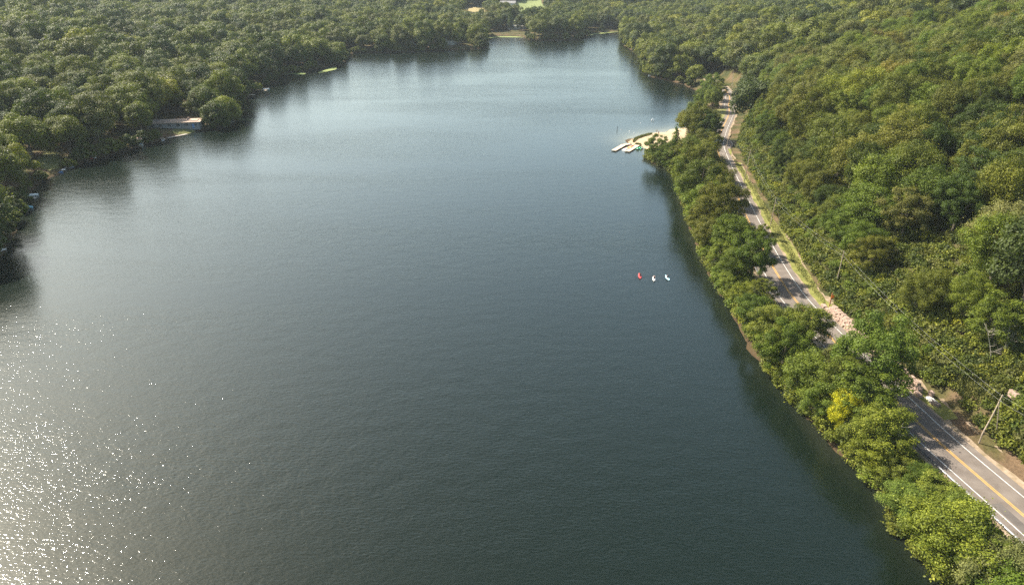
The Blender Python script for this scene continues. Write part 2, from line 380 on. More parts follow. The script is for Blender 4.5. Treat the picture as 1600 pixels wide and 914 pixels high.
wx = np.linspace(-760, 480, nx); wy = np.concatenate([np.linspace(-150, 250, 60), np.linspace(252, 380, 150), np.linspace(385, 1000, 90)]); ny = len(wy)
WX, WY = np.meshgrid(wx, wy); Pw = np.stack([WX.ravel(), WY.ravel()], 1)
Vw = np.column_stack([Pw, np.zeros(len(Pw))]); ii = (np.arange(ny - 1)[:, None] * nx + np.arange(nx - 1)[None]).ravel()
Fw = np.stack([ii, ii + 1, ii + nx + 1, ii + nx], 1)
dw = to_lake(Pw)
keep = (dw[Fw] < 12).any(1); Fw = Fw[keep]
used, inv = np.unique(Fw, return_inverse=True); Vw = Vw[used]; Fw = inv.reshape(Fw.shape); dwu = dw[used]
wm = fast_mesh('lake_water', Vw, Fw, water_mat())
at = wm.attributes.new('shallow', 'FLOAT', 'POINT')
bz = np.exp(-(((Vw[:, 0] - 78) / 26) ** 2 + ((Vw[:, 1] - 338) / 26) ** 2))
sh = np.clip(.9 * np.exp(np.minimum(dwu, 0) / 9) * np.clip(bz * 1.5, 0, 1) + .10 * np.exp(np.minimum(dwu, 0) / 1.5), 0, 1)
at.data.foreach_set('value', sh.astype(np.float32))
kind(link('lake_water', wm), 'structure')

# ------------------------------------------------------------------ road, markings, verges
rl = np.concatenate([[0], np.cumsum(np.linalg.norm(np.diff(road, axis=0), axis=1))]); RL = rl[-1]
def RP(t, s=0.0):
    """point s metres to the hill side of the centre line, t metres along it"""
    x = np.interp(t, rl, road[:, 0]); y = np.interp(t, rl, road[:, 1])
    x1 = np.interp(t + 1.5, rl, road[:, 0]) - np.interp(t - 1.5, rl, road[:, 0]); y1 = np.interp(t + 1.5, rl, road[:, 1]) - np.interp(t - 1.5, rl, road[:, 1])
    l = math.hypot(x1, y1) or 1; return np.array([x + s * y1 / l, y - s * x1 / l]), math.atan2(y1, x1)
def near_t(px, py, z=3.0):
    p = G(px, py, z)[None]; d, sd_, tt = seg_dist(p, road); return float(tt[0]), float(-sd_[0] * d[0])
def strip(name, t0, t1, s0, s1, z, mat, step=2.0, k='structure', wav=0.0, seed=0, cols=1):
    n = max(2, int((t1 - t0) / step)); V = []; F = []
    r = random.Random(seed); ph = r.random() * 9
    for i in range(n + 1):
        t = t0 + (t1 - t0) * i / n
        a = s0(t) if callable(s0) else s0; b = s1(t) if callable(s1) else s1
        w1 = wav * (math.sin(t * .31 + ph) + .7 * math.sin(t * .83 + ph * 2)); w2 = wav * (math.sin(t * .27 + ph * 3) + .7 * math.sin(t * .71 + ph))
        for c in range(cols + 1):
            f = c / cols; p, _ = RP(t, (a + w1) * (1 - f) + (b + w2) * f)
            V.append((p[0], p[1], z if not callable(z) else z(p, f)))
    m = cols + 1
    for i in range(n):
        for c in range(cols): F.append((i * m + c, i * m + c + 1, (i + 1) * m + c + 1, (i + 1) * m + c)[::-1])
    o = mesh_obj(name, V, F, mat); kind(o, k); return o
ZR = 3.0
TB = near_t(1124, 245)[0]
def wd(s):
    return lambda t: s * (1 - .30 * min(1, max(0, (t - TB) / 60)))
strip('gravel_shoulder', 0, RL, wd(-7.9), wd(6.2), 2.955, M['gravel'], wav=.25, seed=1, cols=6)
strip('grass_verge', 60, TB - 8, 5.3, lambda t: 9.2 + 1.0 * math.sin(t * .05), 2.965, M['verge'], wav=.3, seed=3, cols=2)
strip('dirt_verge', 8, TB - 4, lambda t: 8.6 + .9 * math.sin(t * .05), lambda t: 10.9 + .8 * math.sin(t * .09), 2.972, M['gravel'], wav=.35, seed=6, cols=2)
strip('road', 0, RL, wd(-5.15), wd(4.9), ZR, M['asphalt'], cols=4)
strip('road_marking', 0, RL, wd(-3.42), wd(-3.27), ZR + .005, M['lane']); strip('road_marking', 0, RL, wd(3.27), wd(3.42), ZR + .005, M['lane'])
strip('road_marking', 0, RL, -.24, -.10, ZR + .005, M['yellow']); strip('road_marking', 0, RL, .10, .24, ZR + .005, M['yellow'])
def poly_sheet(name, pts, z, mat, k='structure', smooth=2, thick=.0):
    P = chaikin([G(*p, z) for p in pts], smooth, True); n = len(P)
    V = [(p[0], p[1], z) for p in P]; F = [tuple(range(n))]
    if thick: V += [(p[0], p[1], z - thick) for p in P]; F += [(i, n + i, n + (i + 1) % n, (i + 1) % n) for i in range(n)]
    me = bpy.data.meshes.new(name); me.from_pydata(V, [], F); me.materials.append(mat); me.update()
    if me.polygons[0].normal.z < 0: me.flip_normals()
    o = link(name, me); kind(o, k); return o
def drape(name, pts, mat, dz, step=1.5, k='structure', pz=0.5):
    """a sheet that follows the ground inside an outline"""
    P = chaikin([G(*p, pz) for p in pts], 2, True); mn = P.min(0); mxx = P.max(0)
    xs = np.arange(mn[0], mxx[0] + step, step); ys = np.arange(mn[1], mxx[1] + step, step)
    X, Y = np.meshgrid(xs, ys); Q = np.stack([X.ravel(), Y.ravel()], 1); ins = inside(Q, P)
    d, _, _ = seg_dist(Q, P, True); sd2 = np.where(ins, d, -d)
    m = len(xs); ii = (np.arange(len(ys) - 1)[:, None] * m + np.arange(m - 1)[None]).ravel(); F = np.stack([ii, ii + 1, ii + m + 1, ii + m], 1)
    F = F[(sd2[F] > -.3 * step).all(1)]
    if not len(F): return
    Z = H(Q[:, 0], Q[:, 1]) + dz
    me = fast_mesh(name, np.column_stack([Q, Z]), F, mat); o = link(name, me); kind(o, k); return o
poly_sheet('parking_apron', [(1106, 233), (1100, 226), (1104, 219), (1122, 217), (1143, 219), (1147, 226), (1142, 232), (1124, 236)], 2.985, M['asphalt'])
poly_sheet('grass_island', [(1128, 233), (1142, 232), (1144, 240), (1139, 246), (1130, 242)], 2.975, M['verge'])
drape('lawn', [(1112, 176), (1118, 170), (1136, 169), (1137, 178), (1128, 190), (1120, 190)], M['lawn'], .10, pz=3.)
drape('beach', [(980, 222), (988, 217), (1004, 211.5), (1025, 208.5), (1047, 204), (1068, 199.5), (1074, 206), (1068, 232), (1040, 238), (1018, 236), (1000, 229.5), (988, 227)], M['sand'], .06, step=1.0, pz=.3)
drape('lawn', [(262, 206), (275, 196), (300, 194), (312, 199), (300, 206)], M['lawn'], .12, pz=2.)
drape('lawn', [(55, 262), (62, 240), (90, 236), (100, 255), (80, 266)], M['lawn'], .12, pz=2.)

# ------------------------------------------------------------------ trees
def leaf_cloud(rng, centers, radii, n, size, flat=.75, up=.35, shell=.55, jit=.5, tv=.16, lf=.28):
    """leaf clumps spread through lobes; returns quads with a tone per face"""
    k = len(centers); w = radii ** 2; w = w / w.sum(); idx = rng.choice(k, n, p=w)
    v = rng.normal(size=(n, 3)); v[:, 2] += up; v /= np.linalg.norm(v, axis=1)[:, None]
    r = shell + (1 - shell) * rng.rand(n) ** .6; r = r + rng.normal(size=n) * (.13 if jit > .4 else .06)
    p = centers[idx] + v * (radii[idx] * r)[:, None] * np.array([1, 1, flat])
    loose = rng.rand(n) < lf; p[loose] += rng.normal(size=(int(loose.sum()), 3)) * radii.mean() * .42
    nr = v + rng.normal(size=(n, 3)) * jit; nr[:, 2] += .25; nr /= np.linalg.norm(nr, axis=1)[:, None]
    a = np.cross(nr, rng.normal(size=(n, 3))); a /= np.linalg.norm(a, axis=1)[:, None]; b = np.cross(nr, a)
    s = size * (.55 + .9 * rng.rand(n))[:, None]
    q = np.stack([p - a * s * .62, p - b * s * .40 + nr * s * .12, p + a * s * .62, p + b * s * .40 + nr * s * .12], 1)
    lt = rng.rand(k)
    tone = np.clip(.5 + (lt[idx] - .5) * .45 + rng.normal(size=n) * tv, 0, 1)
    return q.reshape(-1, 3), tone
def crown_mesh(name, seed, R, Hh, base, n, size, mat, lobes=26, style='round', jit=.5, tv=.16, lr=(.22, .14)):
    rng = np.random.RandomState(seed)
    c0 = np.array([0, 0, (Hh + base) / 2]); hz = (Hh - base) / 2
    C = []; Rr = []
    if style == 'cone':
        for i in range(lobes):
            f = (i + .5) / lobes; z = base + (Hh - base) * f; rr = R * (1 - f) ** .8 * .8; an = i * 2.4
            C.append([rr * .55 * math.cos(an), rr * .55 * math.sin(an), z]); Rr.append(max(.35, rr * .62 + .25))
    elif style == 'ragged':
        for i in range(lobes):
            f = (i + .5) / lobes; ph = math.acos(1 - 1.7 * f); an = i * 2.39996 + rng.rand() * 1.2; e = .42 + .72 * rng.rand() ** .7
            v = np.array([math.sin(ph) * math.cos(an) * R * e, math.sin(ph) * math.sin(an) * R * e, math.cos(ph) * hz * e])
            C.append(c0 + v + rng.normal(size=3) * R * .10); Rr.append(R * (.12 + .14 * rng.rand()))
    else:
        for i in range(lobes):
            f = (i + .5) / lobes; ph = math.acos(1 - 1.55 * f); an = i * 2.39996 + rng.rand() * .8
            e = .62 + .16 * rng.rand() if style != 'open' else .66 + .42 * rng.rand()
            v = np.array([math.sin(ph) * math.cos(an) * R * e, math.sin(ph) * math.sin(an) * R * e, math.cos(ph) * hz * e])
            if style == 'broad': v[2] = v[2] * .8
            C.append(c0 + v + rng.normal(size=3) * R * .07); Rr.append(R * (lr[0] + lr[1] * rng.rand()))
        C.append(c0); Rr.append(R * .55)
    C = np.array(C); Rr = np.array(Rr)
    V, tone = leaf_cloud(rng, C, Rr, n, size, jit=jit, tv=tv, lf=.28 if jit > .4 else .07)
    F = np.arange(len(V)).reshape(-1, 4)
    me = fast_mesh(name, V, F, mat)
    me.attributes.new('tone', 'FLOAT', 'FACE').data.foreach_set('value', tone.astype(np.float32))
    return me, C, Rr
def trunk_mesh(name, seed, Hh, base, C, mat, r0=.32, limbs=6):
    rng = random.Random(seed); mb = MB(); top = base + (Hh - base) * .62
    lean = (rng.uniform(-.4, .4), rng.uniform(-.4, .4))
    P = [(0, 0, -1.2), (0, 0, .3), (lean[0] * .3, lean[1] * .3, base * .6 + .3), (lean[0] * .7, lean[1] * .7, (base + top) / 2), (lean[0], lean[1], top)]
    mb.tube(P, [r0 * 1.5, r0 * 1.1, r0 * .9, r0 * .6, r0 * .25], 7)
    for i in range(min(limbs, len(C))):
        c = C[rng.randrange(len(C))]; z0 = base + (top - base) * rng.uniform(0, .7); k = z0 / max(top, .1)
        a = Vector((lean[0] * k, lean[1] * k, z0)); b = Vector(c); m_ = a.lerp(b, .5) + Vector((0, 0, -.3))
        mb.tube([a, m_, b], [r0 * .42, r0 * .28, r0 * .1], 5)
    me = bpy.data.meshes.new(name); me.from_pydata(mb.v, [], mb.f); me.materials.append(mat); me.update(); return me
VAR = {}
def variants(key, specs, mat, n, size, limbs=6, lobes=44, jit=.5, tv=.16, lr=(.20, .13)):
    L = []
    for i, (R, Hh, base, st) in enumerate(specs):
        cm, C, Rr = crown_mesh('crown', 100 + i * 7 + len(key), R, Hh, base, int(n * (R / 4.5) ** 1.5), size, mat, lobes if R > 4 else 20, st, jit, tv, lr if R > 4 else (.27, .16))
        tm = trunk_mesh('trunk', i + 3, Hh, base, C, M['bark'], r0=.07 * R, limbs=limbs); L.append((cm, tm, R, Hh))
    VAR[key] = L
variants('near', [(5.0, 13, 1.2, 'ragged'), (4.4, 12, .9, 'open'), (5.6, 14, 2.0, 'ragged'), (4.2, 13, .8, 'ragged'), (5.2, 12.5, 1.0, 'open'), (4.8, 14.5, 1.6, 'ragged'), (5.4, 13.5, 1.4, 'open'), (4.6, 13, 1.0, 'open')], M['leaf'], 30000, .20, 6, 60, .55, .2, (.17, .13))
variants('big', [(7.0, 15, 1.4, 'ragged'), (7.6, 15.5, 2.0, 'broad'), (6.6, 15, 1.2, 'round'), (7.2, 14.5, 1.4, 'ragged'), (6.8, 16, 1.6, 'open')], M['leaf'], 19000, .26, 7, 70, .48, .18, (.16, .12))
variants('shrub', [(2.0, 3.0, .1, 'round'), (1.6, 2.4, .1, 'open'), (2.5, 3.4, .1, 'broad'), (1.8, 3.6, .1, 'open')], M['leaf'], 9000, .22, 3)
variants('cone', [(2.6, 11, .8, 'cone'), (2.1, 9.5, .6, 'cone')], M['leaf'], 7000, .34, 0)
variants('mid', [(7.0, 15, 1.6, 'round'), (6.0, 14, 1.4, 'open'), (7.8, 15.5, 2.2, 'broad'), (5.6, 15.5, 1.2, 'round'), (7.2, 14, 1.4, 'open'), (6.2, 17, 1.4, 'open')], M['leafw'], 8500, .41, 6, 26, .34, .12, (.30, .16))
variants('far', [(7.2, 15, 1.0, 'round'), (6.2, 14, 1.0, 'open'), (8.0, 15, 1.4, 'broad'), (6.4, 17, 1.0, 'open')], M['leafw'], 3400, .64, 2, 15, .26, .09, (.36, .16))

# tones: real leaf colours (linear)
TONE = {'dark green': (0.052, 0.073, 0.011), 'olive green': (0.103, 0.112, 0.015), 'mid green': (0.084, 0.114, 0.013), 'yellow green': (.128, .150, .018),
        'bright yellow': (0.356, 0.367, 0.016), 'grey green': (0.127, 0.131, 0.036), 'light green': (.112, .142, .020), 'rusty olive': (0.135, 0.120, 0.020)}
taken = []
def tree(px=None, py=None, h=12., r=5., tone='mid green', label='', group=None, xy=None, key='near', v=None, name='broadleaf_tree', cat='tree', sink=.0):
    if key == 'near' and r > 5.9: key = 'big'
    L = VAR[key]; i = random.randrange(len(L)) if v is None else v
    cm, tm, R, Hh = L[i]
    if xy is None:
        z = 3.
        for _ in range(4): xy = G(px, py, z + h * .58); z = Hs(*xy)
    for _ in range(8):
        q4 = np.array([[xy[0], xy[1]], [xy[0] + 1, xy[1]], [xy[0], xy[1] + 1]]); d3 = to_lake(q4)
        lim = .2 if key == 'shrub' else 1.3
        if d3[0] > lim: break
        gr = np.array([d3[1] - d3[0], d3[2] - d3[0]]); xy = np.asarray(xy) + gr / (np.linalg.norm(gr) + 1e-6) * (lim + .2 - d3[0])
    z = Hs(*xy)
    o = thing(name, label, cat, (xy[0], xy[1], z - sink), random.uniform(0, 6.28), group)
    o.scale = (r / R * random.uniform(.86, 1.16), r / R * random.uniform(.86, 1.16), h / Hh)
    t_ = link('trunk', tm, o); c = link('crown', cm, o)
    base = TONE[tone]; j = [random.uniform(.86, 1.16) for _ in range(3)]; m_ = random.uniform(.88, 1.12)
    c.color = (base[0] * m_ * j[0] ** .6, base[1] * m_, base[2] * m_ * j[2], 1)
    taken.append((xy[0], xy[1], r)); return o

# bank between the lake and the road, from the bottom of the picture up; (crown centre, height, crown radius, tone, what it looks like)
BANK = [
 (1498, 838, 10.5, 5.4, 'yellow green', 'broad yellow green tree filling the bank corner below the guardrail end'),
 (1560, 893, 9, 5.0, 'grey green', 'pale grey green tree at the bottom corner of the bank'),
 (1492, 905, 9, 4.0, 'mid green', 'green tree leaning over the water at the bottom corner'),
 (1590, 925, 9, 5.0, 'mid green', 'green tree cut off at the corner beneath the guardrail'),
 (1462, 775, 6.5, 3.6, 'yellow green', 'low yellow green tree just below the bare gravel beside guardrail'),
 (1490, 800, 6.5, 3.2, 'light green', 'small light green tree behind the broad corner tree'),
 (1416, 790, 6.5, 3.6, 'light green', 'light green shore tree bulging over the dark inlet'),
 (1430, 822, 5.5, 3.0, 'mid green', 'low green tree at the waterline of the dark inlet'),
 (1440, 755, 5.5, 2.8, 'mid green', 'small green tree between gravel patch and light green shore tree'),
 (1398, 745, 6, 3.0, 'olive green', 'olive tree below the bare grey branches'),
 (1362, 714, 8, 4.0, 'yellow green', 'yellow green shore tree left of the bare grey branches'),
 (1328, 690, 7.5, 3.6, 'olive green', 'olive shore tree next below the bright yellow tree'),
 (1375, 672, 10, 4.6, 'yellow green', 'leafy yellow green tree right at the foot of the tallest bank tree'),
 (1370, 553, 16.5, 6.2, 'mid green', 'tallest bank tree, its crown hiding the road and part of the stone wall'),
 (1350, 614, 12, 5.8, 'mid green', 'second tallest bank tree, front of the one that hides the road'),
 (1312, 648, 10, 3.0, 'bright yellow', 'slim bright yellow tree, brightest on the bank'),
 (1318, 600, 11, 4.2, 'olive green', 'olive tree above the bright yellow tree on the bank'),
 (1268, 585, 11, 4.6, 'yellow green', 'yellow tinged tree with rusty tips at the mid bank waterline'),
 (1286, 632, 8, 3.6, 'light green', 'light green shore tree just short of the bright yellow tree'),
 (1222, 545, 11, 4.6, 'mid green', 'round green shore tree where the bank begins to bulge'),
 (1264, 505, 10, 4.2, 'light green', 'light green tree whose crown hides the road beside the stone wall top end'),
 (1206, 510, 10, 4.4, 'yellow green', 'yellow green tree above the round green shore tree'),
 (1238, 520, 9, 3.6, 'yellow green', 'smaller yellow green tree between two crowns beside the guardrail'),
 (1305, 560, 7, 2.4, 'grey green', 'thin grey green tree close to the guardrail opposite the wall'),
 (1178, 482, 8, 4.0, 'mid green', 'green tree with a pale dead limb level with the stone wall top end'),
 (1160, 458, 6, 3.2, 'yellow green', 'low yellow green shore tree level with the kayaks'),
 (1140, 440, 5, 2.8, 'yellow green', 'small yellow green tree at the brown shore level with kayaks'),
 (1190, 452, 6.5, 3.0, 'olive green', 'olive tree under the long road shadow level with kayaks'),
 (1180, 397, 13, 5.0, 'mid green', 'tree that casts the long shadow over both lanes beyond the kayaks'),
 (1152, 412, 9, 4.2, 'mid green', 'green tree behind the shore, just beyond the kayaks'),
 (1186, 372, 9, 2.8, 'olive green', 'slim olive tree reaching over the left lane past the long shadow'),
 (1126, 395, 7, 3.6, 'yellow green', 'yellow green shore tree beyond the small brown cove'),
 (1112, 362, 10, 4.6, 'olive green', 'olive shore tree at the first bend of the bank beyond the kayaks'),
 (1145, 362, 11, 5.0, 'mid green', 'wide green tree halfway between kayaks and beach, near the road'),
 (1129, 318, 15, 6.2, 'olive green', 'big olive tree overhanging the left lane halfway to the beach'),
 (1105, 318, 13, 6.0, 'light green', 'big light green shore tree halfway to the beach'),
 (1088, 345, 10, 4.4, 'olive green', 'olive tree at the waterline beneath the big light green shore tree'),
 (1119, 280, 13, 5.4, 'olive green', 'olive tree between road and shore short of the beach parking'),
 (1095, 285, 14, 6.2, 'mid green', 'big green shore tree short of the beach'),
 (1078, 298, 11, 5.0, 'light green', 'light green shore tree a little short of the beach wood'),
 (1072, 262, 12, 5.4, 'light green', 'light green tree at the lake end of the beach wood'),
 (1098, 250, 13, 5.6, 'olive green', 'olive tree in the middle of the beach wood'),
 (1106, 268, 8, 3.6, 'mid green', 'green tree near the road where it leaves the beach parking'),
 (1050, 252, 10, 4.6, 'mid green', 'green tree at the shore just behind the round beach tree'),
 (1022, 240, 10, 4.2, 'mid green', 'round dense green tree on the beach point by the docks'),
 (1036, 246, 8.5, 3.6, 'mid green', 'smaller green tree beside the round tree on the beach point'),
 (1080, 232, 12, 5.4, 'mid green', 'green tree at the sand edge in the beach wood'),
 (1066, 244, 12, 4.6, 'olive green', 'olive tree behind the pointed beach tree'),
 (1102, 224, 11, 5.4, 'olive green', 'olive tree by the parking at the beach'),
 (1094, 190, 14, 7.0, 'olive green', 'wide spreading tree above the beach beside the parked car'),
 (1108, 198, 12, 4.9, 'dark green', 'dark spreading tree shading the beach parking'),
 (1078, 188, 12, 5.6, 'olive green', 'olive tree at the far end of the sand'),
 (1088, 170, 11, 5.6, 'mid green', 'green tree at the cove beyond the beach'),
 (1098, 152, 11, 5.6, 'light green', 'light green tree on the cove shore beyond the lawn'),
 (1122, 140, 10, 4.6, 'olive green', 'olive tree screening the far road bend'),
 (1114, 152, 12, 5.2, 'light green', 'wide light green tree between lawn and cove'),
 (1112, 130, 10, 6.0, 'light green', 'light green bushy tree at the head of the cove'),
]
for (x, y, h, r, t_, lab) in BANK: tree(x, y, h * (1.12 if y < 300 else 1), r * (1.15 if y < 300 else 1), t_, lab, 'trees on the bank between road and lake', v=(0 if y == 553 else 3) if h > 13.5 or r > 5.9 else None)
tree(1056, 217, 15, 3.6, 'mid green', 'pointed conical evergreen at the edge of the sandy beach', key='cone', v=0, name='conifer_tree')

# hillside above the road, row after row
rng = random.Random(5)
def tone_pick(P, r_=None):
    n = float(vnoise(np.array([P[0] / 34.]), np.array([P[1] / 34.]))[0]) + rng.uniform(-.28, .28)
    return 'dark green' if n < .18 else 'olive green' if n < .42 else 'mid green' if n < .55 else 'grey green' if n < .66 else 'light green' if n < .82 else 'yellow green' if n < .98 else 'rusty olive'
marks = []   # things along the road that can be named
for nm, (a, b) in {'the nearest utility pole': (1530, 690), 'the stone wall': (1385, 560), 'the rusty sign post': (1296, 478), 'the second utility pole': (1302, 455),
                   'the third utility pole': (1205, 352), 'the fourth utility pole': (1163, 284), 'the beach parking': (1122, 226)}.items():
    marks.append((near_t(a, b)[0], nm))
marks.sort()
ORD = ['first', 'second', 'third', 'fourth', 'fifth', 'sixth', 'seventh', 'eighth', 'ninth', 'tenth', 'eleventh', 'twelfth', 'thirteenth', 'fourteenth', 'fifteenth', 'sixteenth', 'seventeenth', 'eighteenth', 'nineteenth', 'twentieth', 'twenty first', 'twenty second', 'twenty third', 'twenty fourth', 'twenty fifth', 'twenty sixth', 'twenty seventh', 'twenty eighth', 'twenty ninth', 'thirtieth']
cand = []
row = 0; s = 17.5
bare_px = [(1478, 585, 62, 26), (1520, 575, 50, 26), (1500, 398, 24, 20), (1412, 430, 22, 14)]       # open patches of the slope
bare_xy = []
for (a, b, rx, ry) in bare_px:
    z = 12.
    for _ in range(5): q = G(a, b, z); z = Hs(*q)
    bare_xy.append((q[0], q[1], rx / 8.))
while s < 420:
    t = rng.uniform(0, 6)
    while t < 900:
        if t < RL - 2: P, _ = RP(t, s + rng.uniform(-2.4, 2.4))
        else: break
        P = P + np.array([rng.uniform(-1.5, 1.5), rng.uniform(-1.5, 1.5)])
        cand.append((P[0], P[1], row, t, s)); t += (rng.uniform(7.0, 9.5) if row == 0 else rng.uniform(8.8, 13.8)) * (1 + .0005 * s)
    row += 1; s += 9.8 + .006 * s
CX = np.array([c[0] for c in cand]); CY = np.array([c[1] for c in cand]); CZ = H(CX, CY)
DL = to_lake(np.stack([CX, CY], 1)); rdd, sdd, _ = seg_dist(np.stack([CX, CY], 1), foot)
pxx, pyy, dep = proj(CX, CY, CZ + 8)
ok = (DL > 8) & (rdd > 11) & (sdd < 0) & (pxx > 900) & (pxx < 1640) & (pyy > -60) & (pyy < 1000) & (CY > 20)
for bx, by, br in bare_xy: ok &= ((CX - bx) ** 2 + (CY - by) ** 2 > (br + 4) ** 2) & ((CX - bx + 2) ** 2 + (CY - by + 6) ** 2 > (br + 3) ** 2)
ox = ok & (pxx < 1612) & (pyy > 0)
order = sorted([i for i in range(len(cand)) if ox[i]], key=lambda i: dep[i])
N_IND = 300 - len(BANK)
ind = set(order[:N_IND]); placed = set(); rowcount = {}; labels = set(); used_lab = {}
SZ = ['small', 'slender', 'rounded', 'broad', 'tall spreading']
for i in sorted(ind, key=lambda i: (cand[i][2], cand[i][3])):
    x, y, rw, t, s_ = cand[i]
    first = rw == 0
    q = rng.random(); h = rng.uniform(8, 11) if rw == 0 else rng.uniform(11, 18.5)
    r = rng.uniform(3.4, 4.8) if rw == 0 else rng.uniform(5.0, 8.6)
    tn = tone_pick((x, y)); size = 'small' if h < 9.8 and r < 4.2 else 'slender' if r < 5.9 else 'rounded' if r < 7.1 else 'broad'
    j = max([k for k in range(len(marks)) if marks[k][0] <= t], default=-1)
    key_ = (j, rw); rowcount[key_] = rowcount.get(key_, 0) + 1; n = rowcount[key_] - 1
    where = ('past ' + marks[j][1]) if j >= 0 else 'before the nearest utility pole'
    rowt = ORD[rw] if rw < 15 else 'top'
    lab = f"{size} {tn} tree, {ORD[min(n,29)]} {where}, {rowt} row upslope"
    tree(xy=np.array([x, y]), h=h, r=r, tone=tn, label=lab, group='trees on the hillside above the road'); placed.add(i)

# verge and bank shrubs, individually
BEACH = chaikin([G(*p, .3) for p in [(970, 230), (975, 212), (1010, 205), (1050, 198), (1085, 190), (1092, 205), (1062, 240), (1018, 239)]], 1, True)
ON_BEACH = lambda xy: inside(np.array([xy], float), BEACH)[0]
def shrub(xy, h, r, tone, lab, grp):
    if ON_BEACH(xy): return None
    return tree(xy=np.array(xy), h=h, r=r, tone=tone, label=lab, group=grp, key='shrub', name='shrub', cat='shrub')
cnt = {}
t = 18.
wall0, wall1 = near_t(1305, 482)[0], near_t(1452, 622)[0]; wall0, wall1 = min(wall0, wall1), max(wall0, wall1)
while t < 255:
    for sb in (12.3, 15.2):
        s_ = sb + rng.uniform(-.8, .9); tt_ = t + rng.uniform(-1, 1)
        if wall0 - 2 < tt_ < wall1 + 2: s_ -= 2.2
        P, _ = RP(tt_, s_)
        X_, Y_, _d = proj(P[0], P[1], 4.)
        if X_ > 1640 or any((P[0] - b[0]) ** 2 + (P[1] - b[1]) ** 2 < b[2] ** 2 for b in bare_xy): continue
        if rng.random() < .12: continue
        tn = rng.choice(['mid green', 'light green', 'light green', 'yellow green', 'olive green', 'grey green'])
        j = max([k for k in range(len(marks)) if marks[k][0] <= tt_], default=-1); cnt[(j, sb)] = cnt.get((j, sb), 0) + 1; n = cnt[(j, sb)] - 1
        where = ('past ' + marks[j][1]) if j >= 0 else 'before the nearest utility pole'
        side = 'at the hill verge' if sb < 13 else 'behind the verge shrubs'
        shrub(P, rng.uniform(1.4, 3.2), rng.uniform(1.4, 2.5), tn, f"{tn} shrub, {ORD[min(n,29)]} {where} {side}", 'shrubs along the hill verge')
    t += rng.uniform(3.2, 4.6)
# bank undergrowth shrubs at the waterline and under the guardrail
t = 14.; nb = {}
while t < 235:
    P0, _ = RP(t, 0); 
    # width of the bank here
    ss = np.arange(6, 60, 1.0); Q = np.array([RP(t, -a)[0] for a in ss]); dd = to_lake(Q); w_ = ss[np.argmax(dd < .6)] if (dd < .6).any() else 25
    spots = [w_ + .3, w_ - 2.4] + ([9.0] if rng.random() < .55 else []) + ([(w_ + 6.) / 2] if w_ > 13 else []) + ([w_ - 7.] if w_ > 17 else [])
    for s_ in spots:
        if s_ < 8.5: continue
        P, _ = RP(t + rng.uniform(-1.2, 1.2), -s_ + rng.uniform(-.7, .7)); hgt = rng.uniform(1.5, 3.6) if s_ > 9 else rng.uniform(.9, 1.7)
        tn = rng.choice(['mid green', 'light green', 'yellow green', 'yellow green', 'olive green'])
        wz = 'at the waterline' if s_ > w_ - .6 else 'by the guardrail' if s_ < 9.4 else 'lower bank' if s_ > w_ - 3.4 else 'upper bank' if s_ < 10.5 else 'mid bank'
        j = max([k for k in range(len(marks)) if marks[k][0] <= t], default=-1); nb[(j, wz)] = nb.get((j, wz), 0) + 1; n = nb[(j, wz)] - 1
        where = ('past ' + marks[j][1]) if j >= 0 else 'before the nearest utility pole'
        shrub(P, hgt, rng.uniform(1.4, 2.6) if s_ > 9 else rng.uniform(.8, 1.3), tn, f"{tn} lake side shrub {wz}, {ORD[min(n,29)]} {where}", 'shrubs on the lake bank')
    t += rng.uniform(2.9, 4.2)

# conifers among the woods on the left shore
for (x, y, h, r, lab) in [(102, 66, 19, 4.2, 'dark pointed conifer rising from the wood, one of the two upper ones'), (80, 92, 18, 4.2, 'dark conifer in the wood left of the lighter domed crowns'),
                          (42, 180, 17, 4.2, 'grey green conifer behind the pale shore tree'), (84, 150, 17, 4.2, 'brownish conifer between the round crowns above the shore'),
                          (115, 95, 16, 3.8, 'small dark conifer beside a pale rounded crown in the wood'), (55, 196, 17, 4.6, 'wide dark conifer above the lawn with two trunks'),
                          (195, 105, 19, 4.2, 'dark conifer in the shaded hollow behind the long roof'), (345, 60, 18, 4.0, 'dark conifer high in the wood above the far docks'),
                          (768, 28, 20, 4.4, 'tall dark conifer beside the tan field'), (797, 26, 20, 4.6, 'tall dark conifer between tan field and green field')]:
    tree(x, y, h, r, 'dark green' if 'dark' in lab else 'grey green', lab, 'conifers standing out of the woods', key='cone', name='conifer_tree')

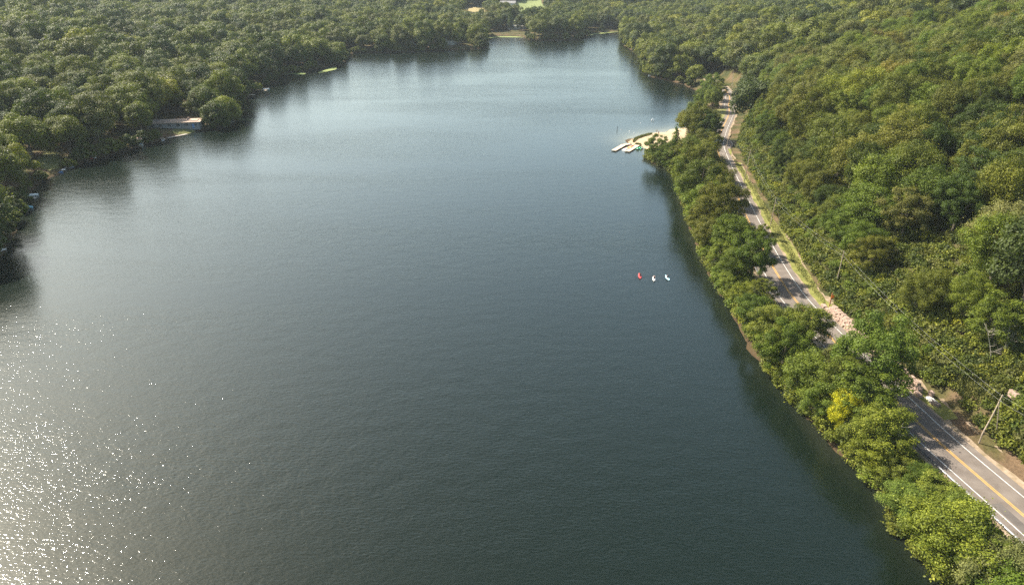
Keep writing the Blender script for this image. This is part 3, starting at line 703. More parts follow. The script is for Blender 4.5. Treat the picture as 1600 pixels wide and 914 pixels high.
# ------------------------------------------------------------------ woodland: everything beyond the nearest three hundred
def instancer(name, key, P, seed, smin, smax, label, cat):
    col = bpy.data.collections.new(name + '_kinds')
    for (cm, tm, R, Hh) in VAR[key]:
        # one joined mesh per kind of tree: crown and trunk
        Vc = np.zeros(len(cm.vertices) * 3, np.float32); cm.vertices.foreach_get('co', Vc); Vc = Vc.reshape(-1, 3)
        Vt = [tuple(v.co) for v in tm.vertices]; Ft = [tuple(p.vertices) for p in tm.polygons]
        me = bpy.data.meshes.new('tree'); nV = len(Vc)
        me.from_pydata([tuple(map(float, v)) for v in Vc] + Vt, [], [tuple(range(i * 4, i * 4 + 4)) for i in range(nV // 4)] + [tuple(i + nV for i in f) for f in Ft])
        me.materials.append(M['leafw']); me.materials.append(M['bark'])
        me.polygons.foreach_set('material_index', [0] * (nV // 4) + [1] * len(Ft))
        tn = np.zeros(nV // 4, np.float32); cm.attributes['tone'].data.foreach_get('value', tn)
        me.attributes.new('tone', 'FLOAT', 'FACE').data.foreach_set('value', np.concatenate([tn, np.full(len(Ft), .5, np.float32)]))
        me.update(); o = bpy.data.objects.new('tree', me); col.objects.link(o)
    me = bpy.data.meshes.new(name); me.vertices.add(len(P)); me.vertices.foreach_set('co', P.astype(np.float32).ravel())
    r = np.random.RandomState(seed)
    me.attributes.new('rot', 'FLOAT', 'POINT').data.foreach_set('value', (r.rand(len(P)) * 6.28).astype(np.float32))
    me.attributes.new('siz', 'FLOAT', 'POINT').data.foreach_set('value', (smin + (smax - smin) * r.rand(len(P))).astype(np.float32))
    me.attributes.new('vid', 'INT', 'POINT').data.foreach_set('value', r.randint(0, len(VAR[key]), len(P)).astype(np.int32))
    me.update(); ob = link(name, me); kind(ob, 'stuff', label, cat)
    ng = bpy.data.node_groups.new(name, 'GeometryNodeTree')
    ng.interface.new_socket('Geometry', in_out='INPUT', socket_type='NodeSocketGeometry'); ng.interface.new_socket('Geometry', in_out='OUTPUT', socket_type='NodeSocketGeometry')
    N = ng.nodes.new; gi = N('NodeGroupInput'); go = N('NodeGroupOutput'); ip = N('GeometryNodeInstanceOnPoints'); ci = N('GeometryNodeCollectionInfo')
    ci.inputs['Collection'].default_value = col; ci.inputs['Separate Children'].default_value = True; ci.inputs['Reset Children'].default_value = True
    def na(nm, typ): a = N('GeometryNodeInputNamedAttribute'); a.data_type = typ; a.inputs['Name'].default_value = nm; return a.outputs[0]
    cx = N('ShaderNodeCombineXYZ'); ng.links.new(na('rot', 'FLOAT'), cx.inputs[2])
    ng.links.new(gi.outputs[0], ip.inputs['Points']); ng.links.new(ci.outputs[0], ip.inputs['Instance']); ip.inputs['Pick Instance'].default_value = True
    ng.links.new(na('vid', 'INT'), ip.inputs['Instance Index']); ng.links.new(cx.outputs[0], ip.inputs['Rotation']); ng.links.new(na('siz', 'FLOAT'), ip.inputs['Scale'])
    ng.links.new(ip.outputs[0], go.inputs[0])
    md = ob.modifiers.new('trees', 'NODES'); md.node_group = ng; return ob
# hillside remainder
rest = [i for i in range(len(cand)) if ok[i] and i not in placed]
P1 = np.array([[CX[i], CY[i], CZ[i]] for i in rest if dep[i] < 420]); P2 = np.array([[CX[i], CY[i], CZ[i]] for i in rest if dep[i] >= 420])
# jittered grid over left shore and beyond
def field(x0, x1, y0, y1, step, seed):
    r = np.random.RandomState(seed); xs = np.arange(x0, x1, step); ys = np.arange(y0, y1, step * .9)
    X, Y = np.meshgrid(xs, ys); X = X + (np.arange(len(ys)) % 2)[:, None] * step / 2
    X = X.ravel() + r.uniform(-.44, .44, X.size) * step; Y = Y.ravel() + r.uniform(-.44, .44, Y.size) * step
    return X, Y
clear = [chaikin([G(*p, 3) for p in q], 1, True) for q in [
    [(224, 206), (228, 186), (322, 181), (326, 200), (306, 214), (262, 216)],
    [(52, 262), (56, 236), (92, 230), (102, 255), (80, 268)], [(757, 58), (762, 48), (822, 46), (826, 57), (800, 60)], [(920, 56), (925, 42), (975, 38), (980, 50)],
    [(598, 82), (599, 68), (620, 68), (620, 82)], [(641, 82), (642, 69), (659, 69), (659, 82)], [(698, 80), (699, 62), (711, 62), (712, 80)], [(505, 105), (506, 84), (524, 84), (524, 103)], [(720, 80), (722, 64), (740, 64), (740, 80)]]]
FIELDS = {'crop_field': [[(737, 24), (739, 15.5), (760, 15), (763, 25), (752, 26)]], 'pasture': [[(801, 21), (803, 12), (834, 9), (836, 18), (820, 20)], [(815, 7), (818, 3), (838, 3), (838, 7)]]}
FPOLY = []
for L_f in FIELDS.values():
    for f_ in L_f:
        q_ = np.array([GT(*p) for p in f_]); c_ = q_.mean(0); q_ = c_ + (q_ - c_) * 1.25; n_ = q_.copy(); n_[:, 1] -= 95
        a_ = np.concatenate([q_, n_]); a_ = a_[np.argsort(np.arctan2(*(a_ - a_.mean(0)).T[::-1]))]; FPOLY.append((a_, L_f is FIELDS['pasture'])); clear.append(a_.mean(0) + (a_ - a_.mean(0)) * np.array([1.9, 1.12]))
def wood(x0, x1, y0, y1, step, seed, edge):
    X, Y = field(x0, x1, y0, y1, step, seed); P = np.stack([X, Y], 1); Z = H(X, Y); a, b, dp = proj(X, Y, Z + 8)
    m = (a > -70) & (a < 1660) & (b > -45) & (b < 1000) & (to_lake(P) > edge)
    w_x = np.interp(Y, [0, 700, 900, 1400], [0, 100, 175, 260]); rd_, sd_, _ = seg_dist(P, foot)
    m &= ~((sd_ < 0) & (Y < 600)) & ~((X > 0) & (Y < 500))
    m &= ~((X > w_x - 70) & (Y < 560))
    for c in clear: m &= ~inside(P, c)
    if taken:
        T = np.array(taken[-10:])
        for q in T: m &= (X - q[0]) ** 2 + (Y - q[1]) ** 2 > (q[2] + 3.) ** 2
    return np.stack([X, Y, Z], 1)[m], dp[m]
Wn, dn = wood(-560, 300, 130, 470, 13.2, 1, 4.0)
Wf, df = wood(-1400, 1300, 470, 1500, 14.2, 2, 4.0)
# far side of the right ridge beyond the road's end
X, Y = field(90, 900, 330, 1250, 13.0, 7); P = np.stack([X, Y], 1); Z = H(X, Y); a, b, dp = proj(X, Y, Z + 8); rd_, sd_, tt_ = seg_dist(P, foot)
_, _, near_end = seg_dist(P, foot)
m = (a > 940) & (a < 1660) & (b > -45) & (to_lake(P) > 2.5)
if len(P2):
    hp = P2[:, :2]
    key_set = {(int(px_ // 15), int(py_ // 15)) for px_, py_ in np.vstack([P2[:, :2], P1[:, :2], np.array([t_[:2] for t_ in taken])])}
    m &= ~np.array([(int(x // 15), int(y // 15)) in key_set for x, y in P])
rr_, _, _ = seg_dist(P, road); m &= (rr_ > 10) & ~((Y < 480) & (sd_ > 0))
Wr = np.stack([X, Y, Z], 1)[m]
ex = np.array([GT(*p) for p in [(340, 200), (352, 190), (616, 79), (637, 79), (662, 78), (690, 77), (752, 74), (745, 70), (598, 80), (520, 100)]])
Wn = np.vstack([Wn, np.column_stack([ex, H(ex[:, 0], ex[:, 1]) - 5.5])])
mid = np.vstack([P1, Wn]) if len(P1) else Wn; farp = np.vstack([P2, Wf, Wr])
print('woods', len(mid), len(farp), 'hill', len(P1), len(P2), 'cand', sum(ox), 'ind', len(ind))
instancer('woodland', 'mid', mid, 3, .82, 1.42, 'dense summer woodland of rounded olive and green crowns over the slopes', 'woodland')
instancer('far_woodland', 'far', farp, 4, .82, 1.42, 'far off bluish green woodland beyond the head of the lake', 'woodland')

# low growth on the slopes and the bank: nobody could count it
def scatter_low():
    r = np.random.RandomState(21); T = r.uniform(5, 330, 13000); Sx = np.where(r.rand(13000) < .56, 10.4 + 56 * r.rand(13000) ** 1.6, -r.uniform(8.3, 34, 13000))
    Q = np.array([RP(t, s)[0] for t, s in zip(T, Sx)]); d = to_lake(Q); rr, _, _ = seg_dist(Q, road)
    m = (d > -.3) & (rr > 8.0)
    wl = (T > wall0 - 1) & (T < wall1 + 1) & (Sx > 0) & (Sx < 10.5); m &= ~wl
    b = np.exp(-(((Q[:, 0] - 78) / 24) ** 2 + ((Q[:, 1] - 318) / 12) ** 2)); m &= b < .5; m &= ~inside(Q, BEACH)
    for bx, by, br in bare_xy: m &= ((Q[:, 0] - bx) ** 2 + (Q[:, 1] - by) ** 2 > (br * .9) ** 2) | (r.rand(len(Q)) < .35)
    for c in [chaikin([G(*p, 3) for p in q], 1, True) for q in [[(1100, 238), (1100, 215), (1150, 215), (1150, 240), (1130, 250)], [(1108, 195), (1112, 168), (1140, 166), (1140, 195)]]]: m &= ~inside(Q, c)
    Q = Q[m]; return np.column_stack([Q, H(Q[:, 0], Q[:, 1])])
variants('low', [(1.3, 1.5, .0, 'round'), (1.0, 1.2, .0, 'open'), (1.6, 1.3, .0, 'broad')], M['leafw'], 2600, .26, 0)
instancer('undergrowth', 'low', scatter_low(), 8, .5, 1.6, 'tangled low green undergrowth covering bank and lower slope', 'undergrowth')
# bushes along the left and far shoreline
def shore_bushes():
    L = lake; seg = np.linalg.norm(np.diff(L, axis=0), axis=1); acc = np.concatenate([[0], np.cumsum(seg)]); r = np.random.RandomState(4); out = []
    for q in np.arange(0, acc[-1], 2.6):
        x = np.interp(q, acc, L[:, 0]); y = np.interp(q, acc, L[:, 1])
        if y < 120 or (x > 30 and y < 480): continue
        if r.rand() < .14: continue
        out.append((x + r.uniform(-2, 2), y + r.uniform(-2, 2)))
    Q = np.array(out); d = to_lake(Q); Q = Q[(d > -.5)]; 
    for c in clear: Q = Q[~inside(Q, c) | (r.rand(len(Q)) < .12)]
    return np.column_stack([Q, H(Q[:, 0], Q[:, 1])])
VAR['shoreb'] = [(crown_mesh('crown', 300 + i, R_, h_, .0, 2200, .42, M['leafw'], 18, 'open', .35)[0], VAR['low'][0][1], R_, h_) for i, (R_, h_) in enumerate([(2.6, 4.5), (3.2, 6.0), (2.2, 3.2)])]
instancer('shoreline_bushes', 'shoreb', shore_bushes(), 9, .6, 1.3, 'leafy bushes overhanging the water along the left and far shores', 'bushes')

for (t_a, l_, s_a, w_a) in [(30, 9, -2.2, 1.6), (52, 5, 1.9, 2.2), (96, 14, 1.2, 1.1), (140, 7, -1.6, 2.4), (66, 22, 4.1, .5)]:
    strip('road_patch', t_a, t_a + l_, s_a - w_a / 2, s_a + w_a / 2, ZR + .0025, M['patch'], wav=.03, seed=int(t_a))

# ------------------------------------------------------------------ guardrail
def guardrail(t0, t1, s, label):
    g = thing('guardrail', label, 'guardrail', (*RP(t0, s)[0], ZR - .05))
    o = Vector(g.location); mb = MB(); n = int((t1 - t0) / 2); prof = [(-.03, .50), (.04, .56), (-.02, .64), (.04, .72), (-.03, .80), (-.05, .80), (.015, .72), (-.045, .64), (.015, .56), (-.05, .50)]
    rings = []
    for i in range(n + 1):
        t = t0 + (t1 - t0) * i / n; rings.append([Vector((*RP(t, s + a)[0], ZR - .05 + z)) - o for a, z in prof])
    mb.loft(rings); mb.build('rail', M['steel'], g)
    P = []
    k = min(100, int((t1 - t0) / 1.9))
    for i in range(k):
        t = t0 + .4 + (t1 - t0 - .8) * i / (k - 1); p, a = RP(t, s - .14)
        if i == 0: me = MB().box((0, 0, .2), (.10, .13, .95)).build('post', M['pole'], g); q = me
        else: q = me.copy(); S.collection.objects.link(q); q.parent = g
        q.location = Vector((p[0], p[1], ZR - .05)) - o; q.rotation_euler = (0, 0, a)
gt0 = near_t(1700, 925)[0]; gt1 = near_t(1158, 330)[0]
guardrail(gt0, gt1, -5.35, 'long grey steel guardrail on the lake edge of the road')

# ------------------------------------------------------------------ stepped stone wall
def stone_block(mb, c, d, rz, r):
    V = []
    for z in (-1, 1):
        for x, y in ((-1, -1), (0, -1.06), (1, -1), (1.05, 0), (1, 1), (0, 1.04), (-1, 1), (-1.04, 0)):
            k = .90 if z > 0 else 1.0
            V.append(Vector((x * d[0] / 2 * k + r.uniform(-.06, .06), y * d[1] / 2 * k + r.uniform(-.06, .06), z * d[2] / 2 + r.uniform(-.05, .05))))
    R_ = Matrix.Rotation(rz, 3, 'Z'); V = [R_ @ v + Vector(c) for v in V]
    mb.add(V, [tuple(range(8))[::-1], tuple(range(8, 16))] + [(i, (i + 1) % 8, 8 + (i + 1) % 8, 8 + i) for i in range(8)])
w = thing('stone_wall', 'stepped pink stone block wall at the hill side of the road', 'wall', (*RP(wall0, 6)[0], ZR))
o = Vector(w.location); r = random.Random(8); mb = MB()
for k in range(3):
    t = wall0 + 1.2 * k + r.random(); end = wall1 - .9 * k
    while t < end:
        l = r.uniform(.9, 1.9); f = (t - wall0) / (wall1 - wall0)
        lim = 4 if f < .30 else 3 if f < .6 else 4
        if k <= lim:
            p, a = RP(t + l / 2, 5.55 + .62 * k + r.uniform(-.10, .10)); h_ = .62
            stone_block(mb, Vector((p[0], p[1], ZR + .22 + .46 * k + r.uniform(-.09, .09))) - o, (l * .88, r.uniform(.85, 1.15), h_), a + r.uniform(-.09, .09), r)
        t += l + .03
mb.build('stone_courses', M['stone'], w)
p, s_ = near_t(1461, 634)[0], 6.2
mb = MB(); stone_block(mb, (0, 0, .2), (1.7, .9, .6), 0, r); bo = mb.build('boulder', M['stone']); q, a = RP(*near_t(1461, 632)); bo.location = (q[0], q[1], ZR); bo.rotation_euler = (0, 0, a + .5); tag(bo, 'flat boulder lying on the verge just before the stone wall', 'boulder')
mb = MB(); stone_block(mb, (0, 0, .06), (2.2, 1.3, .22), 0, r); bo = mb.build('concrete_slab', M['palestone']); q, a = RP(*near_t(1455, 625)); bo.location = (q[0], q[1], ZR + .02); bo.rotation_euler = (0, 0, a); tag(bo, 'pale concrete slab on the verge between boulder and stone wall', 'slab')
for (x, y, sz_, lab) in [(1592, 618, 2.6, 'pale rock outcrop showing through the trees at the picture edge'), (1474, 557, .8, 'pinkish rock at the top of the grassy slope')]:
    z = 10.
    for _ in range(5): q = G(x, y, z); z = Hs(*q)
    mb = MB()
    for _ in range(5): stone_block(mb, (r.uniform(-1, 1) * sz_ * .4, r.uniform(-1, 1) * sz_ * .4, .3 + r.random() * .5), (sz_ * .9, sz_ * .7, 1.2), r.random() * 3, r)
    ro = mb.build('rock', M['stone']); ro.location = (q[0], q[1], z); tag(ro, lab, 'rock')

# ------------------------------------------------------------------ utility poles and lines
def pole(px, py, h, lean, label, brace=True, brace_dir=1.0):
    t, s_ = near_t(px, py, 3.2); q, a = RP(t, s_); z = Hs(*q)
    u = thing('utility_pole', label, 'utility pole', (q[0], q[1], z), 0, 'utility poles along the hill side of the road')
    MB().tube([(0, 0, -1), (0, 0, 2), (lean[0] * .6, lean[1] * .6, h * .6), (lean[0], lean[1], h)], [.14, .13, .11, .08], 8).build('shaft', M['pole'], u)
    mb = MB()
    for k in (.25, 1.3): mb.tube([(lean[0] + .0, lean[1], h - k), (lean[0] + .22, lean[1], h - k + .02)], .05, 6)
    mb.build('insulator', M['insul'], u)
    if brace:
        bx, by = math.cos(a - 1.57) * 3.4 * brace_dir, math.sin(a - 1.57) * 3.4 * brace_dir
        zb = Hs(q[0] + bx, q[1] + by) - z
        MB().tube([(bx, by, zb - .5), (lean[0] * .8, lean[1] * .8, h * .90)], [.09, .07], 7).build('brace', M['pole'], u)
    return Vector((q[0] + lean[0], q[1] + lean[1], z + h))
tops = [pole(1530, 690, 10.0, (1.3, .4), 'nearest leaning utility pole with a slanted brace'),
        pole(1304, 455, 9.5, (.2, .2), 'braced utility pole among bushes behind the rusty sign post'),
        pole(1204, 352, 9.5, (.3, .1), 'braced utility pole beside the bare dirt patch halfway to the beach'),
        pole(1163, 284, 12.5, (.6, .2), 'tall slender utility pole short of the beach parking', False),
        pole(1134, 240, 8.0, (.1, 0), 'utility pole on the grass island by the beach parking'),
        pole(1141, 170, 9.0, (0, 0), 'utility pole beside the road bend beyond the lawn', False),
        pole(1143, 136, 10.0, (0, 0), 'distant utility pole above the far road bend', False)]
q0 = RP(near_t(1700, 800)[0], 9.)[0]; tops = [Vector((q0[0] + 8, q0[1] - 10, 13.5))] + tops
wl_names = ['before the nearest pole', 'between the nearest and second poles', 'between the second and third poles', 'between the third and fourth poles', 'between the fourth pole and the beach parking', 'past the beach parking', 'above the far road bend']
for i in range(len(tops) - 1):
    a, b = tops[i], tops[i + 1]; mb = MB()
    for dz in (-.25, -1.3):
        pts = [a.lerp(b, k / 12) + Vector((0, 0, dz - 4 * .022 * (b - a).length * (k / 12) * (1 - k / 12))) for k in range(13)]
        mb.tube(pts, .009, 4)
    wv = mb.build('power_line', M['wire']); tag(wv, 'pair of thin overhead wires ' + wl_names[i], 'power line', 'overhead wires along the road')
t, s_ = near_t(1296, 478); q, a = RP(t, s_)
sg = thing('sign_post', 'rusty post with a small orange marker at the wall end', 'sign post', (q[0], q[1], Hs(*q)))
MB().tube([(0, 0, -.5), (0, 0, 3.6)], [.14, .12], 7).build('post', M['rustpole'], sg)
MB().box((.16, -.2, 2.7), (.75, .05, .75), .0).build('marker_panel', M['orange'], sg)

# ------------------------------------------------------------------ bare trees
def bare_tree(px, py, h, label, lean=(0, 0), z0=3., mat='deadbark', seed=1):
    z = z0
    for _ in range(5): q = G(px, py, z); z = Hs(*q)
    r = random.Random(seed); o = thing('bare_tree', label, 'bare tree', (q[0], q[1], z), 0, 'dead leafless trees')
    mb = MB(); mb2 = MB(); top = Vector((lean[0], lean[1], h)); mb.tube([Vector((0, 0, -.5)), top * .5 + Vector((.15, .1, 0)), top], [.12, .08, .03], 6)
    def grow(m_, a, d, l, rad, lev):
        b = a + d * l; m_.tube([a, a + d * l * .5 + Vector((r.uniform(-.1, .1), r.uniform(-.1, .1), .05)) * l * .4, b], [rad, rad * .75, rad * .45], 5)
        if lev:
            for _ in range(3):
                dd = (d + Vector((r.uniform(-.8, .8), r.uniform(-.8, .8), r.uniform(-.1, .7)))).normalized(); grow(m_, a + d * l * r.uniform(.4, 1), dd, l * r.uniform(.5, .75), rad * .55, lev - 1)
    for i in range(9):
        f = r.uniform(.3, .97); an = r.random() * 6.28; grow(mb2, top * f, Vector((math.cos(an), math.sin(an), r.uniform(.3, 1.1))).normalized(), h * (.36 - .22 * f), .035, 2)
    mb.build('trunk', M[mat], o); mb2.build('branches', M[mat], o)
bare_tree(1390, 716, 7, 'pale bare branches of a dead tree beside the guardrail gravel', (.5, 0), seed=2)
bare_tree(1388, 722, 6, 'smaller dead grey tree at the waterline below the bare branches', (-.8, .3), seed=3)
bare_tree(1190, 480, 7, 'white dead limb rising from green trees level with the wall end', (.9, .3), seed=4)
bare_tree(1283, 545, 7.5, 'grey leafless trunk by the guardrail opposite the stone wall', (.2, 0), seed=5)
bare_tree(1150, 352, 8, 'grey dead tree at the road edge beside the big olive tree', (.3, 0), seed=9)
bare_tree(1550, 570, 7, 'pale leaning dead trunk on the open slope above the stone wall', (-2.5, 1), 10., seed=6)
bare_tree(1566, 560, 7, 'upright pale dead tree right of the leaning dead trunk', (-.4, .6), 10., seed=7)
bare_tree(1350, 420, 8, 'grey dead branches among bushes above the second braced pole', (-.6, .2), 6., seed=8)

# ------------------------------------------------------------------ people
def skin_mesh(name, J, E, mat, parent, sub=1):
    me = bpy.data.meshes.new(name); me.from_pydata([j[0] for j in J], E, []); o = bpy.data.objects.new(name, me); S.collection.objects.link(o)
    sk = o.modifiers.new('s', 'SKIN'); sv = me.skin_vertices[0].data
    for i, j in enumerate(J): sv[i].radius = (j[1], j[1] if len(j) < 3 else j[2]); sv[i].use_root = (i == 0)
    sb = o.modifiers.new('u', 'SUBSURF'); sb.levels = sub; sb.render_levels = sub
    dg = bpy.context.evaluated_depsgraph_get(); m2 = bpy.data.meshes.new_from_object(o.evaluated_get(dg)); bpy.data.objects.remove(o)
    m2.materials.clear(); m2.materials.append(mat); m2.polygons.foreach_set('use_smooth', [True] * len(m2.polygons))
    q = bpy.data.objects.new(name, m2); S.collection.objects.link(q); q.parent = parent; return q
def person(label, loc, rz, pose, shirt, shorts, group=None, walk=.0):
    p = thing('person', label, 'person', loc, rz, group)
    if pose == 'seated':
        hip = .18; J = [((0, 0, hip), .13), ((0, .02, hip + .25), .12), ((0, .0, hip + .48), .14), ((0, .01, hip + .60), .05), ((0, .03, hip + .72), .085), ((0, .03, hip + .80), .075)]
        legs = lambda s: [((s * .10, .12, hip - .02), .085), ((s * .16, .45, hip + .12), .06), ((s * .12, .85, hip - .06), .04), ((s * .12, .93, hip + .02), .035)]
        arms = lambda s: [((s * .19, .0, hip + .50), .055), ((s * .27, .14, hip + .32), .045), ((s * .33, .38, hip + .34), .032), ((s * .34, .44, hip + .34), .03)]
    else:
        hip = .92; J = [((0, 0, hip), .13), ((0, .0, hip + .27), .115), ((0, 0, hip + .50), .135), ((0, 0, hip + .62), .05), ((0, .02, hip + .73), .085), ((0, .02, hip + .81), .075)]
        legs = lambda s: [((s * .10, 0, hip - .10), .09), ((s * .11, s * walk * .5, .50), .062), ((s * .11, s * walk, .09), .04), ((s * .12, s * walk + .15, .04), .035)]
        arms = lambda s: [((s * .20, 0, hip + .50), .055), ((s * .26, -s * walk * .3, hip + .22), .045), ((s * .27, .08 - s * walk * .3, hip - .02), .032), ((s * .27, .10 - s * walk * .3, hip - .10), .03)]
    E = [(0, 1), (1, 2), (2, 3), (3, 4), (4, 5)]
    for s in (-1, 1):
        n = len(J); J += legs(s); E += [(0, n), (n, n + 1), (n + 1, n + 2), (n + 2, n + 3)]
        n = len(J); J += arms(s); E += [(2, n), (n, n + 1), (n + 1, n + 2), (n + 2, n + 3)]
        c = Vector(J[-1][0]); d = (c - Vector(J[-2][0])).normalized(); sd_ = Vector((s, 0, 0))
        for k in range(4):
            m_ = len(J); J += [(tuple(c + d * (.07 + .01 * (k in (1, 2))) + sd_ * (.022 * (k - 1.5)) + Vector((0, 0, -.02))), .009)]; E += [(n + 3, m_)]
        m_ = len(J); J += [(tuple(c + d * .02 - sd_ * .05), .010)]; E += [(n + 3, m_)]
    skin_mesh('body', J, E, M['skin'], p)
    # shirt and shorts follow the same joints a little wider
    t = [((0, 0, hip + .02), .145), ((0, .01, hip + .27), .135), ((0, 0, hip + .50), .155)]
    te = [(0, 1), (1, 2)]
    for s in (-1, 1):
        a = arms(s); n = len(t); t += [(a[0][0], .07), (a[1][0], .06)]; te += [(2, n), (n, n + 1)]
    skin_mesh('shirt', t, te, shirt, p)
    t = [((0, 0, hip + .03), .150)]; te = []
    for s in (-1, 1):
        a = legs(s); n = len(t); m_ = tuple((Vector(a[0][0]) * .35 + Vector(a[1][0]) * .65)); t += [(a[0][0], .105), (m_, .09)]; te += [(0, n), (n, n + 1)]
    skin_mesh('shorts', t, te, shorts, p)
    hd = J[4][0]; MB().ell((hd[0], hd[1] - .015, hd[2] + .045), (.095, .11, .085), 10, 6, -.3).build('hair', M['hair'], p, True)
    mb = MB(); mb.ell((hd[0], hd[1] + .098, hd[2] + .0), (.014, .022, .022), 6, 4); mb.build('nose', M['skin'], p, True)
    mb = MB()
    for s in (-1, 1): mb.ell((hd[0] + s * .033, hd[1] + .088, hd[2] + .025), (.012, .008, .008), 6, 4)
    mb.build('eyes', M['dark'], p)
    return p
def kayak(px, py, rz, hullmat, label, plabel, shirt, grp='kayaks on the lake'):
    q = G(px, py, .1); k = thing('kayak', label, 'kayak', (q[0], q[1], 0), rz, grp)
    L_ = 3.4; mb = MB(); rings = []
    for i in range(15):
        f = i / 14 * 2 - 1; w_ = .43 * (1 - abs(f) ** 2.4) + .02; y = f * L_ / 2; up = .10 * abs(f) ** 3
        rings.append([Vector((w_ * math.cos(a), y, .10 + up + (.20 * (1 - .45 * abs(f)) if math.sin(a) > 0 else .16) * math.sin(a))) for a in [2 * math.pi * j / 14 for j in range(14)]])
    mb.loft(rings); mb.build('hull', hullmat, k, True)
    mb = MB(); n = 16; V = []
    for rr_, z in ((1.0, .285), (1.0, .335), (.84, .335), (.80, .30)):
        V += [Vector((.27 * rr_ * math.cos(2 * math.pi * j / n), -.15 + .48 * rr_ * math.sin(2 * math.pi * j / n), z)) for j in range(n)]
    F = [(a * n + j, a * n + (j + 1) % n, (a + 1) * n + (j + 1) % n, (a + 1) * n + j) for a in range(3) for j in range(n)] + [tuple(3 * n + j for j in range(n))]
    mb.add(V, F); mb.build('cockpit', M['dark'], k)
    pr = person(plabel, (q[0], q[1], .14), rz, 'seated', shirt, M['navy'], 'kayakers on the lake')
    pr.location = (q[0] - .0, q[1], .14)
    pd = thing('paddle', 'double bladed paddle held across ' + label.split(' with')[0], 'paddle', (q[0] - math.sin(rz) * .42, q[1] + math.cos(rz) * .42, .66), rz + .08, 'kayak paddles')
    MB().tube([(-1.0, 0, -.05), (0, 0, .0), (1.0, 0, .05)], .018, 6).build('shaft', M['dark'], pd)
    for s in (-1, 1):
        b = MB().loft([[Vector((s * (.92 + .45 * f), (.02 + .08 * math.sin(math.pi * min(1, f * .9 + .1))) * c_, s * .05 + .012 * d_)) for c_, d_ in ((-1, -1), (1, -1), (1, 1), (-1, 1))] for f in (0, .25, .5, .75, 1)]); b.build('blade', M['dark'], pd)
kayak(999.8, 431.5, RAD(-2), M['red'], 'red kayak on the open water', 'person in a dark red top paddling the red kayak', M['darkred'])
kayak(1022, 435.5, RAD(-10), M['whiteplastic'], 'white kayak with pinkish stern on the lake', 'person in a maroon top paddling the middle white kayak', M['darkred'])
kayak(1043, 434.2, RAD(7), M['lightblue'], 'pale blue kayak nearest the bank', 'person in dark clothes paddling the pale blue kayak', M['navy'])

# ------------------------------------------------------------------ docks and boats
def plank_path(name, pts, w_, z, mat, label, group, posts=True):
    a0 = pts[0]; o = thing(name, label, 'dock', (a0[0], a0[1], 0), 0, group)
    for i in range(len(pts) - 1):
        a, b = np.array(pts[i]), np.array(pts[i + 1]); c = (a + b) / 2 - np.array(a0); l = np.linalg.norm(b - a) + (w_ * .5 if i < len(pts) - 2 else 0); an = math.atan2(b[1] - a[1], b[0] - a[0])
        mb = MB(); n = max(2, int(l / .6))
        for k in range(n):
            f = (k + .5) / n - .5; mb.box((c[0] + math.cos(an) * l * f, c[1] + math.sin(an) * l * f, z + .003 * i), (l / n * .93, w_, .09), an)
        mb.box((c[0], c[1], z - .13), (l, w_ * .8, .14), an); mb.build('deck', mat, o)
        if posts:
            for k in range(max(2, int(l / 3.5)) + 1):
                f = k / max(2, int(l / 3.5)) - .5
                for s in (-1, 1):
                    x = c[0] + math.cos(an) * l * f * .97 - math.sin(an) * w_ * .46 * s; y = c[1] + math.sin(an) * l * f * .97 + math.cos(an) * w_ * .46 * s
                    MB().tube([(x, y, -2.0), (x, y, z + .35)], .08, 6).build('post', mat, o)
    return o
plank_path('dock', [G(959.5, 236.5), G(974.5, 228), G(984, 226.2)], 2.3, .45, M['deck'], 'long bent wooden dock farthest out from the beach', 'docks at the beach')
plank_path('dock', [G(980, 238.3), G(996.5, 228.2)], 2.3, .45, M['deck'], 'straight wooden dock beside the green pedal boats at the beach', 'docks at the beach')
def pedal_boat(px, py, rz, mat, label, grp='pedal boats at the beach docks'):
    q = G(px, py, .3); o = thing('pedal_boat', label, 'pedal boat', (q[0], q[1], 0), rz, grp); mb = MB()
    for s in (-1, 1):
        mb.loft([[Vector((s * .55 + .26 * w_ * math.cos(a), y, .12 + up + .26 * w_ * math.sin(a) * (1 if math.sin(a) < 0 else .9))) for a in [2 * math.pi * j / 8 for j in range(8)]] for y, w_, up in ((-1.25, .5, .1), (-1.05, .95, 0), (0, 1.05, 0), (.9, .95, 0), (1.3, .35, .18))])
    mb.box((0, -.1, .36), (1.2, 2.0, .14)); mb.build('hull', mat, o, True)
    for s in (-1, 1): MB().box((s * .33, -.35, .58), (.5, .5, .26)).box((s * .33, -.64, .84), (.5, .12, .5), 0, .2).build('seat', mat, o)
    MB().tube([(-.1, .5, .5), (-.1, .5, .8), (.1, .5, .8), (.1, .5, .5)], .03, 5).box((0, -1.05, .5), (.6, .45, .3)).build('pedal_housing', M['whiteplastic'], o)
pedal_boat(976.5, 234.5, .9, M['whiteplastic'], 'white pedal boat moored outermost between the docks')
pedal_boat(980.5, 232.5, .8, M['pinkp'], 'pink pedal boat moored between white and yellow ones')
pedal_boat(984.5, 231, .9, M['yellowp'], 'yellow pedal boat moored between the docks nearest the sand')
pedal_boat(987.3, 229.4, .7, M['redorange'], 'orange pedal boat beside the yellow one at the beach docks')
pedal_boat(997, 232.6, -.5, M['green'], 'green pedal boat against the straight dock')
pedal_boat(1000.5, 231.6, .5, M['green'], 'green pedal boat nearer the round tree')
